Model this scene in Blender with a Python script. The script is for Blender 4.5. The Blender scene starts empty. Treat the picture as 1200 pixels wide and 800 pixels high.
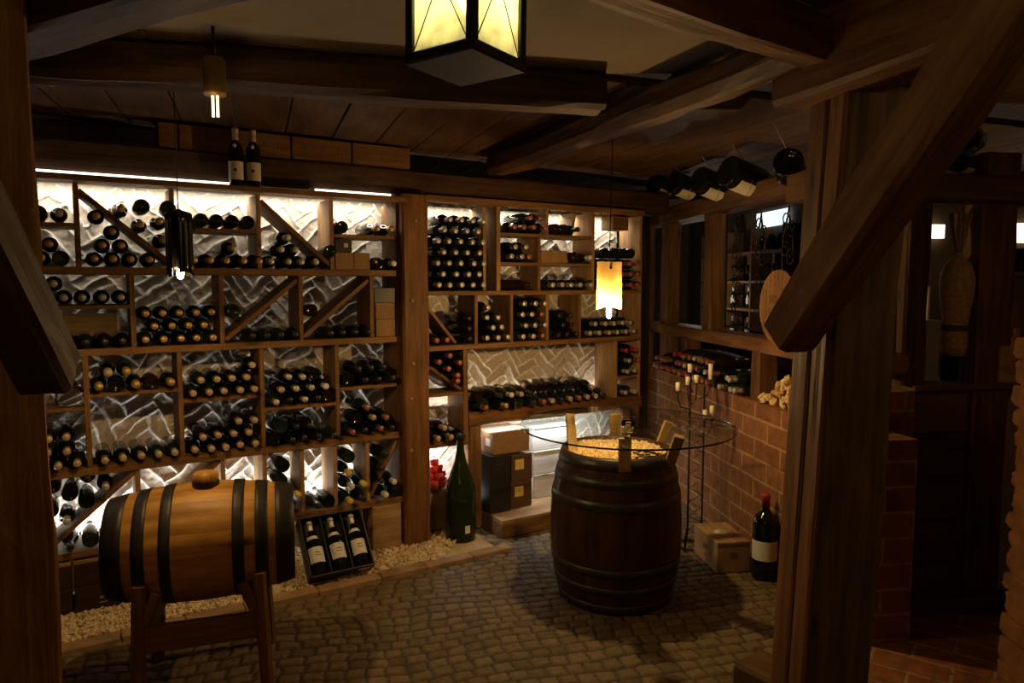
import bpy, math, random
import numpy as np
from mathutils import Matrix, Vector, Euler
R = random.Random(7)
C = bpy.context.scene.collection
sc = bpy.context.scene
PI = math.pi
# ------------------------------------------------------------------ camera
EYE = 1.65; F = 830.0; PITCH = math.atan(67/F)
cam = bpy.data.cameras.new('camera'); co = bpy.data.objects.new('camera', cam); C.objects.link(co)
co.location = (0, 0, EYE); co.rotation_euler = (PI/2-PITCH, 0, 0)
cam.sensor_width = 36; cam.lens = F/1200*36; cam.clip_start = .02
sc.camera = co
cp, sp = math.cos(PITCH), math.sin(PITCH)
def ray(px, py):
    x = (px-600)/F; y = (400-py)/F
    return Vector((x, cp+y*sp, -sp+y*cp))
def at(px, py, Y):
    d = ray(px, py); return Vector((0, 0, EYE))+d*(Y/d.y)
def atz(px, py, z):
    d = ray(px, py); return Vector((0, 0, EYE))+d*((z-EYE)/d.z)
# frame A : rack wall. x along the wall, y away from the viewer
TH = math.atan2(832.7, 1340)
FA = Matrix.Translation((-1.59, 3.77, 0)) @ Matrix.Rotation(TH, 4, 'Z')
FAi = FA.inverted()
# frame B : low brick wall. x away along the wall, -y beyond the wall
TB = PI/2+math.radians(8.1)
FB = Matrix.Translation((1.497, 3.87, 0)) @ Matrix.Rotation(TB, 4, 'Z')
FBi = FB.inverted()
def hit(Fi, px, py, w=0.0):
    o = Fi @ Vector((0, 0, EYE)); d = Fi.to_3x3() @ ray(px, py)
    k = (w-o.y)/d.y; return o+d*k
def T(px, py, w=0.0):
    p = hit(FAi, px, py, w); return p.x, p.z
def S(px, py, w=0.0):
    p = hit(FBi, px, py, w); return p.x, p.z
# ------------------------------------------------------------------ materials
MATS = {}
def nn(nt, t, **k):
    n = nt.nodes.new(t)
    for a, b in k.items(): setattr(n, a, b)
    return n
def base(name):
    m = bpy.data.materials.new(name); m.use_nodes = True
    nt = m.node_tree; b = nt.nodes['Principled BSDF']; MATS[name] = m
    return m, nt, b
def ramp(nt, stops):
    r = nn(nt, 'ShaderNodeValToRGB'); e = r.color_ramp.elements
    while len(e) < len(stops): e.new(.5)
    for i, (p, c) in enumerate(stops): e[i].position = p; e[i].color = (*c, 1)
    return r
def plain(name, col, rough=.5, metal=0, var=.12, bump=0.0, scale=30, spec=.5):
    m, nt, b = base(name)
    tc = nn(nt, 'ShaderNodeTexCoord'); no = nn(nt, 'ShaderNodeTexNoise'); no.inputs['Scale'].default_value = scale
    no.inputs['Detail'].default_value = 5
    nt.links.new(tc.outputs['Object'], no.inputs['Vector'])
    r = ramp(nt, [(.3, tuple(c*(1-var) for c in col)), (.7, tuple(min(1, c*(1+var)) for c in col))])
    nt.links.new(no.outputs['Fac'], r.inputs['Fac']); nt.links.new(r.outputs['Color'], b.inputs['Base Color'])
    b.inputs['Roughness'].default_value = rough; b.inputs['Metallic'].default_value = metal
    b.inputs['Specular IOR Level'].default_value = spec
    if bump:
        bp = nn(nt, 'ShaderNodeBump'); bp.inputs['Strength'].default_value = bump; bp.inputs['Distance'].default_value = .01
        nt.links.new(no.outputs['Fac'], bp.inputs['Height']); nt.links.new(bp.outputs['Normal'], b.inputs['Normal'])
    return m
def wood(name, c1, c2, rough=.6, sx=1.6, sy=26, bump=.25, spec=.3):
    m, nt, b = base(name)
    uv = nn(nt, 'ShaderNodeUVMap'); mp = nn(nt, 'ShaderNodeMapping'); mp.inputs['Scale'].default_value = (sx, sy, 1)
    nt.links.new(uv.outputs['UV'], mp.inputs['Vector'])
    no = nn(nt, 'ShaderNodeTexNoise'); no.inputs['Scale'].default_value = 2.2; no.inputs['Detail'].default_value = 8
    no.inputs['Roughness'].default_value = .7; no.inputs['Distortion'].default_value = .5
    nt.links.new(mp.outputs['Vector'], no.inputs['Vector'])
    mp2 = nn(nt, 'ShaderNodeMapping'); mp2.inputs['Scale'].default_value = (2.0, 6, 1)
    nt.links.new(uv.outputs['UV'], mp2.inputs['Vector'])
    n2 = nn(nt, 'ShaderNodeTexNoise'); n2.inputs['Scale'].default_value = 1.5; n2.inputs['Detail'].default_value = 3
    nt.links.new(mp2.outputs['Vector'], n2.inputs['Vector'])
    r = ramp(nt, [(.26, tuple(c*.6 for c in c1)), (.42, c1), (.72, c2)])
    nt.links.new(no.outputs['Fac'], r.inputs['Fac'])
    r2 = ramp(nt, [(.3, (.62, .6, .58)), (.65, (1.1, 1.1, 1.1))])
    nt.links.new(n2.outputs['Fac'], r2.inputs['Fac'])
    mx = nn(nt, 'ShaderNodeMix'); mx.data_type = 'RGBA'; mx.blend_type = 'MULTIPLY'; mx.inputs['Factor'].default_value = 1
    nt.links.new(r.outputs['Color'], mx.inputs['A']); nt.links.new(r2.outputs['Color'], mx.inputs['B'])
    # knots
    vo = nn(nt, 'ShaderNodeTexVoronoi'); mp3 = nn(nt, 'ShaderNodeMapping'); mp3.inputs['Scale'].default_value = (1.6, 5, 1)
    nt.links.new(uv.outputs['UV'], mp3.inputs['Vector']); nt.links.new(mp3.outputs['Vector'], vo.inputs['Vector']); vo.inputs['Scale'].default_value = 1.3
    rk = ramp(nt, [(.05, (.25, .22, .2)), (.12, (1, 1, 1))]); nt.links.new(vo.outputs['Distance'], rk.inputs['Fac'])
    mk = nn(nt, 'ShaderNodeMix'); mk.data_type = 'RGBA'; mk.blend_type = 'MULTIPLY'; mk.inputs['Factor'].default_value = .8
    nt.links.new(mx.outputs['Result'], mk.inputs['A']); nt.links.new(rk.outputs['Color'], mk.inputs['B'])
    nt.links.new(mk.outputs['Result'], b.inputs['Base Color'])
    b.inputs['Roughness'].default_value = rough; b.inputs['Specular IOR Level'].default_value = spec
    bp = nn(nt, 'ShaderNodeBump'); bp.inputs['Strength'].default_value = bump; bp.inputs['Distance'].default_value = .006
    nt.links.new(no.outputs['Fac'], bp.inputs['Height']); nt.links.new(bp.outputs['Normal'], b.inputs['Normal'])
    return m
def emit(name, col, s):
    m, nt, b = base(name)
    b.inputs['Base Color'].default_value = (*col, 1); b.inputs['Emission Color'].default_value = (*col, 1); b.inputs['Emission Strength'].default_value = s
    return m
wood('rack_wood', (.19, .095, .033), (.38, .21, .08))
wood('rack_wood_pale', (.34, .20, .09), (.55, .36, .18))
wood('beam_wood', (.10, .048, .017), (.20, .10, .038), sx=.9, sy=15, bump=.6)
wood('beam_dark', (.055, .026, .010), (.11, .055, .022), sx=.9, sy=15, bump=.6)
wood('post_wood', (.16, .070, .020), (.30, .145, .05), sx=.8, sy=13, bump=.7)
wood('grey_wood', (.12, .08, .05), (.24, .17, .11), sx=.8, sy=13, bump=.7)
wood('plank_wood', (.10, .052, .022), (.18, .098, .044), sx=1, sy=10)
wood('barrel_oak', (.44, .22, .045), (.62, .36, .09), sx=2.0, sy=16, rough=.45)
wood('barrel_red', (.05, .020, .010), (.10, .042, .020), sx=1.6, sy=10, rough=.42)
wood('crate_wood', (.38, .24, .12), (.56, .38, .2))
wood('crate_brown', (.17, .085, .035), (.28, .15, .065))
wood('crate_dark', (.035, .018, .010), (.07, .036, .02))
wood('peg_wood', (.36, .22, .08), (.52, .35, .15), sy=18)
wood('white_wood', (.62, .6, .56), (.85, .84, .8), rough=.5)
plain('card', (.30, .18, .085), .8); plain('card_dark', (.10, .052, .026), .7); plain('black_card', (.02, .019, .019), .45)
plain('iron', (.02, .018, .016), .45, .6); plain('hoop_iron', (.075, .075, .070), .42, .75, .25, .1)
plain('hoop_black', (.035, .03, .026), .5, .5, .25, .15, 20)
plain('plaster', (.25, .20, .135), .9, 0, .06, .2, 6)
plain('dark_wall', (.10, .07, .045), .95, 0, .3, .4, 5)
plain('foil_gold', (.62, .42, .14), .38, .55); plain('foil_silver', (.62, .58, .54), .4, .45); plain('foil_rose', (.42, .16, .13), .4, .3)
plain('foil_black', (.02, .02, .022), .35); plain('foil_red', (.45, .05, .03), .4, .2); plain('foil_tan', (.55, .42, .27), .45, .2)
plain('foil_yellow', (.85, .62, .05), .5); plain('foil_white', (.8, .78, .72), .5)
plain('paper', (.72, .66, .52), .7, 0, .06); plain('paper_yellow', (.75, .6, .2), .7); plain('paper_white', (.8, .78, .74), .7, 0, .05)
plain('ink', (.06, .045, .03), .8); plain('red_ink', (.45, .07, .03), .8)
plain('string', (.45, .38, .28), .9); plain('wax', (.85, .8, .68), .5); plain('black_cord', (.012, .012, .012), .6)
plain('red_fruit', (.75, .05, .03), .35, 0, .3); plain('leaf', (.07, .14, .03), .6); plain('jute', (.34, .24, .13), .95, 0, .3, .6, 60)
plain('cloth_white', (.78, .75, .68), .9, 0, .1); plain('terracotta_jar', (.38, .17, .07), .7); plain('grey_tin', (.22, .22, .21), .5)
plain('cork', (.62, .47, .3), .85, 0, .25, .4, 60); plain('ceramic', (.72, .68, .6), .35)
plain('pier_stone', (.22, .095, .035), .9, 0, .35, .7, 12)
plain('curb', (.36, .23, .13), .85, 0, .3, .5, 9)
plain('brass', (.5, .35, .1), .35, .9); plain('brass_dim', (.16, .11, .03), .5, .3)
plain('bulb_glass', (.9, .8, .6), .2)
def glassy(name, col, rough=.08, coat=.6):
    m, nt, b = base(name); b.inputs['Base Color'].default_value = (*col, 1); b.inputs['Roughness'].default_value = rough
    b.inputs['Specular IOR Level'].default_value = .5; b.inputs['Coat Weight'].default_value = 0
    return m
glassy('bottle_dark', (.006, .008, .006)); glassy('bottle_green', (.012, .022, .008)); glassy('bottle_brown', (.016, .008, .005)); 
m, nt, b = base('bottle_clear'); b.inputs['Base Color'].default_value = (.55, .6, .5, 1); b.inputs['Transmission Weight'].default_value = .7; b.inputs['Roughness'].default_value = .12
m, nt, b = base('magnum_green'); b.inputs['Base Color'].default_value = (.018, .028, .008, 1); b.inputs['Transmission Weight'].default_value = .08; b.inputs['Roughness'].default_value = .1; b.inputs['IOR'].default_value = 1.3
def thin_glass(name, col, ior=1.2):
    m = bpy.data.materials.new(name); m.use_nodes = True; nt = m.node_tree; nt.nodes.clear(); MATS[name] = m
    out = nn(nt, 'ShaderNodeOutputMaterial'); tp = nn(nt, 'ShaderNodeBsdfTransparent'); gl = nn(nt, 'ShaderNodeBsdfGlossy'); fr = nn(nt, 'ShaderNodeFresnel'); mx = nn(nt, 'ShaderNodeMixShader')
    tp.inputs['Color'].default_value = (*col, 1); gl.inputs['Roughness'].default_value = .01; fr.inputs['IOR'].default_value = ior
    ge = nn(nt, 'ShaderNodeNewGeometry'); iv = nn(nt, 'ShaderNodeMath'); iv.operation = 'SUBTRACT'; iv.inputs[0].default_value = 1; nt.links.new(ge.outputs['Backfacing'], iv.inputs[1])
    mu = nn(nt, 'ShaderNodeMath'); mu.operation = 'MULTIPLY'; nt.links.new(fr.outputs[0], mu.inputs[0]); nt.links.new(iv.outputs[0], mu.inputs[1])
    nt.links.new(mu.outputs[0], mx.inputs[0]); nt.links.new(tp.outputs[0], mx.inputs[1]); nt.links.new(gl.outputs[0], mx.inputs[2]); nt.links.new(mx.outputs[0], out.inputs[0])
thin_glass('table_glass', (.95, .98, .96))
m, nt, b = base('glass_edge'); b.inputs['Base Color'].default_value = (.01, .03, .022, 1); b.inputs['Roughness'].default_value = .12
m, nt, b = base('clear_glass'); b.inputs['Base Color'].default_value = (.95, .95, .9, 1); b.inputs['Transmission Weight'].default_value = 1; b.inputs['Roughness'].default_value = .03
def trans(name, col, mixf, bumps=0, gloss=.12):
    m = bpy.data.materials.new(name); m.use_nodes = True; nt = m.node_tree; nt.nodes.clear(); MATS[name] = m
    out = nn(nt, 'ShaderNodeOutputMaterial'); tl = nn(nt, 'ShaderNodeBsdfTranslucent'); tp = nn(nt, 'ShaderNodeBsdfTransparent'); gl = nn(nt, 'ShaderNodeBsdfGlossy')
    tl.inputs['Color'].default_value = (*col, 1); tp.inputs['Color'].default_value = (*col, 1); gl.inputs['Roughness'].default_value = .15; gl.inputs['Color'].default_value = (.6, .6, .6, 1)
    m1 = nn(nt, 'ShaderNodeMixShader'); m2 = nn(nt, 'ShaderNodeMixShader'); m1.inputs[0].default_value = mixf; m2.inputs[0].default_value = gloss
    nt.links.new(tl.outputs[0], m1.inputs[1]); nt.links.new(tp.outputs[0], m1.inputs[2]); nt.links.new(m1.outputs[0], m2.inputs[1]); nt.links.new(gl.outputs[0], m2.inputs[2]); nt.links.new(m2.outputs[0], out.inputs[0])
    if bumps:
        tc = nn(nt, 'ShaderNodeTexCoord'); no = nn(nt, 'ShaderNodeTexNoise'); no.inputs['Scale'].default_value = bumps; bp = nn(nt, 'ShaderNodeBump'); bp.inputs['Strength'].default_value = .8
        nt.links.new(tc.outputs['Object'], no.inputs['Vector']); nt.links.new(no.outputs['Fac'], bp.inputs['Height']); nt.links.new(bp.outputs['Normal'], tl.inputs['Normal']); nt.links.new(bp.outputs['Normal'], gl.inputs['Normal'])
        r = ramp(nt, [(.35, tuple(c*.62 for c in col)), (.65, col)]); nt.links.new(no.outputs['Fac'], r.inputs['Fac']); nt.links.new(r.outputs['Color'], tl.inputs['Color'])
    return m
trans('lantern_glass', (.80, .82, .58), .38, 26)
trans('shade_amber', (1.0, .66, .20), .03, 8, .06)
glassy('shade_black', (.012, .010, .008), .18)
emit('led', (1.0, .93, .82), 2.0); emit('bulb_hot', (1.0, .72, .36), 60); emit('bulb_lantern', (1.0, .82, .5), 60); emit('tube_warm', (1.0, .66, .40), 1.3)
emit('far_window', (1.0, .82, .55), 1.2); emit('far_strip', (1.0, .85, .68), .35); emit('far_blue', (.75, .88, .95), .8)
# attribute driven stone materials
def stone(name, stops, mortar, rough=.85, bump=.5, nscale=25):
    m, nt, b = base(name)
    a = nn(nt, 'ShaderNodeAttribute'); a.attribute_name = 'mask'
    se = nn(nt, 'ShaderNodeSeparateColor'); nt.links.new(a.outputs['Color'], se.inputs['Color'])
    r = ramp(nt, stops); nt.links.new(se.outputs['Green'], r.inputs['Fac'])
    tc = nn(nt, 'ShaderNodeTexCoord'); no = nn(nt, 'ShaderNodeTexNoise'); no.inputs['Scale'].default_value = nscale; no.inputs['Detail'].default_value = 6
    nt.links.new(tc.outputs['Object'], no.inputs['Vector'])
    r2 = ramp(nt, [(.3, (.75, .74, .72)), (.7, (1.12, 1.12, 1.12))]); nt.links.new(no.outputs['Fac'], r2.inputs['Fac'])
    mx = nn(nt, 'ShaderNodeMix'); mx.data_type = 'RGBA'; mx.inputs['B'].default_value = (*mortar, 1)
    nt.links.new(se.outputs['Red'], mx.inputs['Factor']); nt.links.new(r.outputs['Color'], mx.inputs['A'])
    mk = nn(nt, 'ShaderNodeMix'); mk.data_type = 'RGBA'; mk.blend_type = 'MULTIPLY'; mk.inputs['Factor'].default_value = 1
    nt.links.new(mx.outputs['Result'], mk.inputs['A']); nt.links.new(r2.outputs['Color'], mk.inputs['B']); nt.links.new(mk.outputs['Result'], b.inputs['Base Color'])
    b.inputs['Roughness'].default_value = rough
    bp = nn(nt, 'ShaderNodeBump'); bp.inputs['Strength'].default_value = bump; bp.inputs['Distance'].default_value = .006
    nt.links.new(no.outputs['Fac'], bp.inputs['Height']); nt.links.new(bp.outputs['Normal'], b.inputs['Normal'])
stone('herringbone', [(.0, (.50, .43, .33)), (.5, (.60, .53, .43)), (1, (.54, .47, .37))], (.82, .79, .73), nscale=60)
stone('cobble', [(.0, (.13, .088, .045)), (.5, (.22, .155, .085)), (1, (.17, .118, .066))], (.035, .022, .010), .75, .5, 40)
stone('gravelmat', [(.0, (.62, .46, .26)), (.5, (.84, .68, .46)), (1, (.90, .82, .66))], (.5, .4, .3), .85, .2, 60)
stone('chipmat', [(.0, (.62, .40, .16)), (.5, (.82, .62, .32)), (1, (.86, .70, .44))], (.5, .4, .3), .7, .2, 60)
def bricks(name, c1, c2, mortar, w, h, off=.5, rot=0, coord='UV'):
    m, nt, b = base(name); tc = nn(nt, 'ShaderNodeTexCoord'); mp = nn(nt, 'ShaderNodeMapping'); mp.inputs['Rotation'].default_value = (0, 0, rot)
    nt.links.new(tc.outputs[coord], mp.inputs['Vector'])
    no = nn(nt, 'ShaderNodeTexNoise'); no.inputs['Scale'].default_value = 9; nt.links.new(mp.outputs['Vector'], no.inputs['Vector'])
    ad = nn(nt, 'ShaderNodeMix'); ad.data_type = 'VECTOR'; ad.inputs['Factor'].default_value = .012
    nt.links.new(mp.outputs['Vector'], ad.inputs['A']); nt.links.new(no.outputs['Color'], ad.inputs['B'])
    br = nn(nt, 'ShaderNodeTexBrick'); br.inputs['Scale'].default_value = 1; br.inputs['Brick Width'].default_value = w; br.inputs['Row Height'].default_value = h
    br.inputs['Mortar Size'].default_value = .008; br.inputs['Mortar Smooth'].default_value = .3; br.offset = off
    br.inputs['Color1'].default_value = (*c1, 1); br.inputs['Color2'].default_value = (*c2, 1); br.inputs['Mortar'].default_value = (*mortar, 1)
    nt.links.new(ad.outputs['Result'], br.inputs['Vector'])
    n2 = nn(nt, 'ShaderNodeTexNoise'); n2.inputs['Scale'].default_value = 14; n2.inputs['Detail'].default_value = 6; nt.links.new(tc.outputs['Object'], n2.inputs['Vector'])
    r2 = ramp(nt, [(.3, (.65, .62, .6)), (.7, (1.15, 1.15, 1.15))]); nt.links.new(n2.outputs['Fac'], r2.inputs['Fac'])
    mk = nn(nt, 'ShaderNodeMix'); mk.data_type = 'RGBA'; mk.blend_type = 'MULTIPLY'; mk.inputs['Factor'].default_value = 1
    nt.links.new(br.outputs['Color'], mk.inputs['A']); nt.links.new(r2.outputs['Color'], mk.inputs['B']); nt.links.new(mk.outputs['Result'], b.inputs['Base Color'])
    b.inputs['Roughness'].default_value = .85
    sb = nn(nt, 'ShaderNodeMath'); sb.operation = 'MULTIPLY_ADD'; sb.inputs[1].default_value = -.6; nt.links.new(br.outputs['Fac'], sb.inputs[0]); nt.links.new(n2.outputs['Fac'], sb.inputs[2])
    bp = nn(nt, 'ShaderNodeBump'); bp.inputs['Strength'].default_value = .6; bp.inputs['Distance'].default_value = .01
    nt.links.new(sb.outputs[0], bp.inputs['Height']); nt.links.new(bp.outputs['Normal'], b.inputs['Normal'])
bricks('red_brick', (.24, .095, .028), (.30, .13, .04), (.46, .28, .12), .30, .118)
bricks('pier_brick', (.20, .075, .045), (.26, .10, .055), (.30, .2, .13), .22, .10)
bricks('terracotta', (.34, .12, .045), (.26, .09, .035), (.42, .26, .14), .30, .15, .5, .62)

# ------------------------------------------------------------------ mesh builder
class MB:
    def __init__(s): s.v = []; s.f = []; s.uv = []; s.mi = []; s.sm = []
    def add(s, vs, fs, uvs, mi=0, smooth=False, M=None):
        o = len(s.v)
        s.v += [tuple(M @ Vector(p)) if M is not None else tuple(p) for p in vs]
        for f, u in zip(fs, uvs): s.f.append([i+o for i in f]); s.uv.append(u); s.mi.append(mi); s.sm.append(smooth)
        return s
    def box(s, x0, x1, y0, y1, z0, z1, bev=.003, M=None, mi=0, axis=None):
        c = [(x0, x1), (y0, y1), (z0, z1)]; L = [abs(a[1]-a[0]) for a in c]
        b = min(bev, min(L)*.45)
        ax = axis if axis is not None else max(range(3), key=lambda i: L[i])
        ru, rv = R.uniform(0, 50), R.uniform(0, 50); k = {}
        vs = []
        for i in range(2):
            for j in range(2):
                for l in range(2):
                    sg = (i, j, l)
                    for a in range(3):
                        p = [c[q][sg[q]] for q in range(3)]
                        for q in range(3):
                            if q != a: p[q] += b*(1-2*sg[q])
                        k[(i, j, l, a)] = len(vs); vs.append(tuple(p))
        fs = []
        for a in range(3):
            q, r = [x for x in range(3) if x != a]
            for sd in range(2):
                ids = []
                for (m_, n_) in ((0, 0), (1, 0), (1, 1), (0, 1)):
                    sg = [0]*3; sg[a] = sd; sg[q] = m_; sg[r] = n_; ids.append(k[(*sg, a)])
                fs.append(ids)
        for a in range(3):
            q, r = [x for x in range(3) if x != a]
            for m_ in range(2):
                for n_ in range(2):
                    s0 = [0]*3; s0[q] = m_; s0[r] = n_; s1 = list(s0); s1[a] = 1
                    fs.append([k[(*s0, q)], k[(*s1, q)], k[(*s1, r)], k[(*s0, r)]])
        for i in range(2):
            for j in range(2):
                for l in range(2): fs.append([k[(i, j, l, a)] for a in range(3)])
        cen = Vector([(a[0]+a[1])/2 for a in c]); out = []
        for f in fs:
            pts = [Vector(vs[i]) for i in f]; n = (pts[1]-pts[0]).cross(pts[2]-pts[0])
            if n.dot(sum(pts, Vector())/len(pts)-cen) < 0: f = f[::-1]
            out.append(f)
        o2 = [x for x in range(3) if x != ax]
        uvs = [[(vs[i][ax]+ru, vs[i][o2[0]]+vs[i][o2[1]]*1.0+rv) for i in f] for f in out]
        return s.add(vs, out, uvs, mi, False, M)
    def lathe(s, prof, n=20, M=None, mi=0, smooth=True, kv=1.0, cap=True):
        vs = []; fs = []; uvs = []; rv = R.uniform(0, 30)
        for (r, z) in prof:
            for i in range(n): a = 2*PI*i/n; vs.append((r*math.cos(a), r*math.sin(a), z))
        for j in range(len(prof)-1):
            for i in range(n):
                i2 = (i+1) % n; fs.append([j*n+i, j*n+i2, (j+1)*n+i2, (j+1)*n+i])
                z0, z1 = prof[j][1], prof[j+1][1]; a0, a1 = i/n*kv, (i+1)/n*kv
                uvs.append([(z0, a0+rv), (z0, a1+rv), (z1, a1+rv), (z1, a0+rv)])
        if cap:
            for (j, fl) in ((0, True), (len(prof)-1, False)):
                if prof[j][0] > 1e-5:
                    ids = [j*n+i for i in range(n)]; ids = ids[::-1] if fl else ids
                    fs.append(ids); uvs.append([(vs[i][0]+rv, vs[i][1]) for i in ids])
        return s.add(vs, fs, uvs, mi, smooth, M)
    def tube(s, pts, r, n=8, M=None, mi=0, closed=False):
        pts = [Vector(p) for p in pts]; vs = []; fs = []; uvs = []; m = len(pts)
        rr = r if isinstance(r, (list, tuple)) else [r]*m
        for i, p in enumerate(pts):
            a = pts[max(i-1, 0)] if not closed else pts[i-1]; b_ = pts[min(i+1, m-1)] if not closed else pts[(i+1) % m]
            d = (b_-a).normalized(); up = Vector((0, 0, 1)) if abs(d.z) < .9 else Vector((1, 0, 0))
            x = d.cross(up).normalized(); y = x.cross(d)
            for k in range(n): an = 2*PI*k/n; vs.append(tuple(p+x*rr[i]*math.cos(an)+y*rr[i]*math.sin(an)))
        L = 0
        for i in range(m if closed else m-1):
            j = (i+1) % m; l2 = L+(pts[j]-pts[i]).length
            for k in range(n):
                k2 = (k+1) % n; fs.append([i*n+k2, i*n+k, j*n+k, j*n+k2]); uvs.append([(L, k2/n*.1), (L, k/n*.1), (l2, k/n*.1), (l2, k2/n*.1)])
            L = l2
        if not closed:
            fs.append(list(range(n))); uvs.append([(0, 0)]*n); fs.append([(m-1)*n+k for k in range(n)][::-1]); uvs.append([(0, 0)]*n)
        return s.add(vs, fs, uvs, mi, True, M)
    def blob(s, c, r, M=None, mi=0, jit=.15, n=8, rings=6, sc=(1, 1, 1)):
        vs = []; fs = []; uvs = []; ph = R.uniform(0, 9)
        for j in range(rings+1):
            t = PI*j/rings
            for i in range(n):
                a = 2*PI*i/n; q = r*(1+R.uniform(-jit, jit)) if 0 < j < rings else r
                vs.append((c[0]+q*math.sin(t)*math.cos(a)*sc[0], c[1]+q*math.sin(t)*math.sin(a)*sc[1], c[2]-q*math.cos(t)*sc[2]))
        for j in range(rings):
            for i in range(n):
                i2 = (i+1) % n; fs.append([j*n+i, j*n+i2, (j+1)*n+i2, (j+1)*n+i]); uvs.append([(i/n, j/rings)]*4)
        return s.add(vs, fs, uvs, mi, True, M)
    def beam(s, p0, p1, wd, ht, jit=.006, seg=None, up=(0, 0, 1), ch=.012, mi=0, taper=1.0):
        """rough-hewn timber from p0 to p1 (axis through its middle)"""
        p0 = Vector(p0); p1 = Vector(p1); d = p1-p0; L = d.length; d.normalize(); upv = Vector(up)
        x = d.cross(upv).normalized(); y = x.cross(d).normalized(); seg = seg or max(3, int(L/.12))
        h, w = ht/2, wd/2; sec = []
        base_ = [(-w+ch, -h), (-w*.3, -h), (w*.3, -h), (w-ch, -h), (w, -h+ch), (w, -h*.3), (w, h*.3), (w, h-ch), (w-ch, h), (w*.3, h), (-w*.3, h), (-w+ch, h), (-w, h-ch), (-w, h*.3), (-w, -h*.3), (-w, -h+ch)]
        per = [0]
        for i in range(1, 17): a = base_[i-1]; b_ = base_[i % 16]; per.append(per[-1]+math.hypot(a[0]-b_[0], a[1]-b_[1]))
        n = 16; ru, rv = R.uniform(0, 50), R.uniform(0, 50); ph = [(R.uniform(0, 6.28), R.uniform(0, 6.28), R.uniform(1.5, 4)) for _ in range(n)]
        vs = []; fs = []; uvs = []
        for i in range(seg+1):
            t = i/seg; k = 1+(taper-1)*t
            for q, (a, b_) in enumerate(base_):
                j = jit*(math.sin(ph[q][0]+t*L*ph[q][2]*2)*.6+math.sin(ph[q//4][1]+t*L*5)*.5+R.uniform(-.35, .35)); l = math.hypot(a, b_)
                vs.append(tuple(p0+d*(L*t)+x*(a*k+j*a/l)+y*(b_*k+j*b_/l)))
        for i in range(seg):
            for q in range(n):
                q2 = (q+1) % n; fs.append([i*n+q, (i+1)*n+q, (i+1)*n+q2, i*n+q2])
                l0, l1 = L*i/seg+ru, L*(i+1)/seg+ru; uvs.append([(l0, per[q]+rv), (l1, per[q]+rv), (l1, per[q+1]+rv), (l0, per[q+1]+rv)])
        for (ids, m_) in (([q for q in range(n)], 0), ([seg*n+q for q in range(n)][::-1], 1)):
            fs.append(ids); uvs.append([(base_[q % n][0]*.3+ru, base_[q % n][1]+rv) for q in ids])
        return s.add(vs, fs, uvs, mi, False)
    def grid(s, nx, ny, fn, M=None, mi=0, uvs_=1.0):
        pass
    def mesh(s, name):
        me = bpy.data.meshes.new(name); me.from_pydata(s.v, [], s.f); uv = me.uv_layers.new(name='UVMap')
        flat = [c for u in s.uv for p in u for c in p]; uv.data.foreach_set('uv', flat)
        me.polygons.foreach_set('material_index', s.mi); me.polygons.foreach_set('use_smooth', s.sm)
        return me
def link(name, me, mats, parent=None, M=None):
    o = bpy.data.objects.new(name, me); C.objects.link(o)
    for m in ([mats] if isinstance(mats, str) else mats): me.materials.append(MATS[m])
    if parent is not None: o.parent = parent
    if M is not None: o.matrix_basis = M
    return o
def part(name, mb, mats, parent=None, M=None, label=None, fix=False):
    me = mb.mesh(name)
    if fix:
        import bmesh
        bm = bmesh.new(); bm.from_mesh(me); bmesh.ops.recalc_face_normals(bm, faces=bm.faces); bm.to_mesh(me); bm.free()
    o = link(name, me, mats, parent, M)
    if label: o['label'] = label
    return o
def tag(o, label, cat, group=None, kind=None):
    o['label'] = label; o['category'] = cat
    if group: o['group'] = group
    if kind: o['kind'] = kind
    return o
def struct(o, label=None):
    o['kind'] = 'structure'
    if label: o['label'] = label
    return o
def thing(name, label, cat, M, group=None):
    o = bpy.data.objects.new(name, None); C.objects.link(o); o.matrix_basis = M; o.empty_display_size = .05
    return tag(o, label, cat, group)
def Tm(x, y, z): return Matrix.Translation((x, y, z))
def Rm(a, ax='Z'): return Matrix.Rotation(a, 4, ax)
def obox(name, mats, frame, t0, t1, w0, w1, z0, z1, parent=None, bev=.003, axis=None, rz=0):
    """box as an object whose origin is at its base centre, coordinates in a frame"""
    mb = MB().box(-(t1-t0)/2, (t1-t0)/2, -(w1-w0)/2, (w1-w0)/2, 0, z1-z0, bev, axis=axis)
    L = Tm((t0+t1)/2, (w0+w1)/2, z0) @ Rm(rz)
    return part(name, mb, mats, parent, (frame @ L) if frame is not None else L)
def text(body, size, mat, parent, M, depth=.0006):
    cu = bpy.data.curves.new('lettering', 'FONT'); cu.body = body; cu.size = size; cu.align_x = 'CENTER'; cu.align_y = 'CENTER'; cu.extrude = depth; cu.resolution_u = 3
    tmp = bpy.data.objects.new('lettering', cu); C.objects.link(tmp); dg = bpy.context.evaluated_depsgraph_get()
    me = bpy.data.meshes.new_from_object(tmp.evaluated_get(dg)); bpy.data.objects.remove(tmp)
    me.materials.clear()
    return link('lettering', me, mat, parent, M)
FRONT = Rm(PI/2, 'X')   # lettering standing up, facing -y

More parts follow.
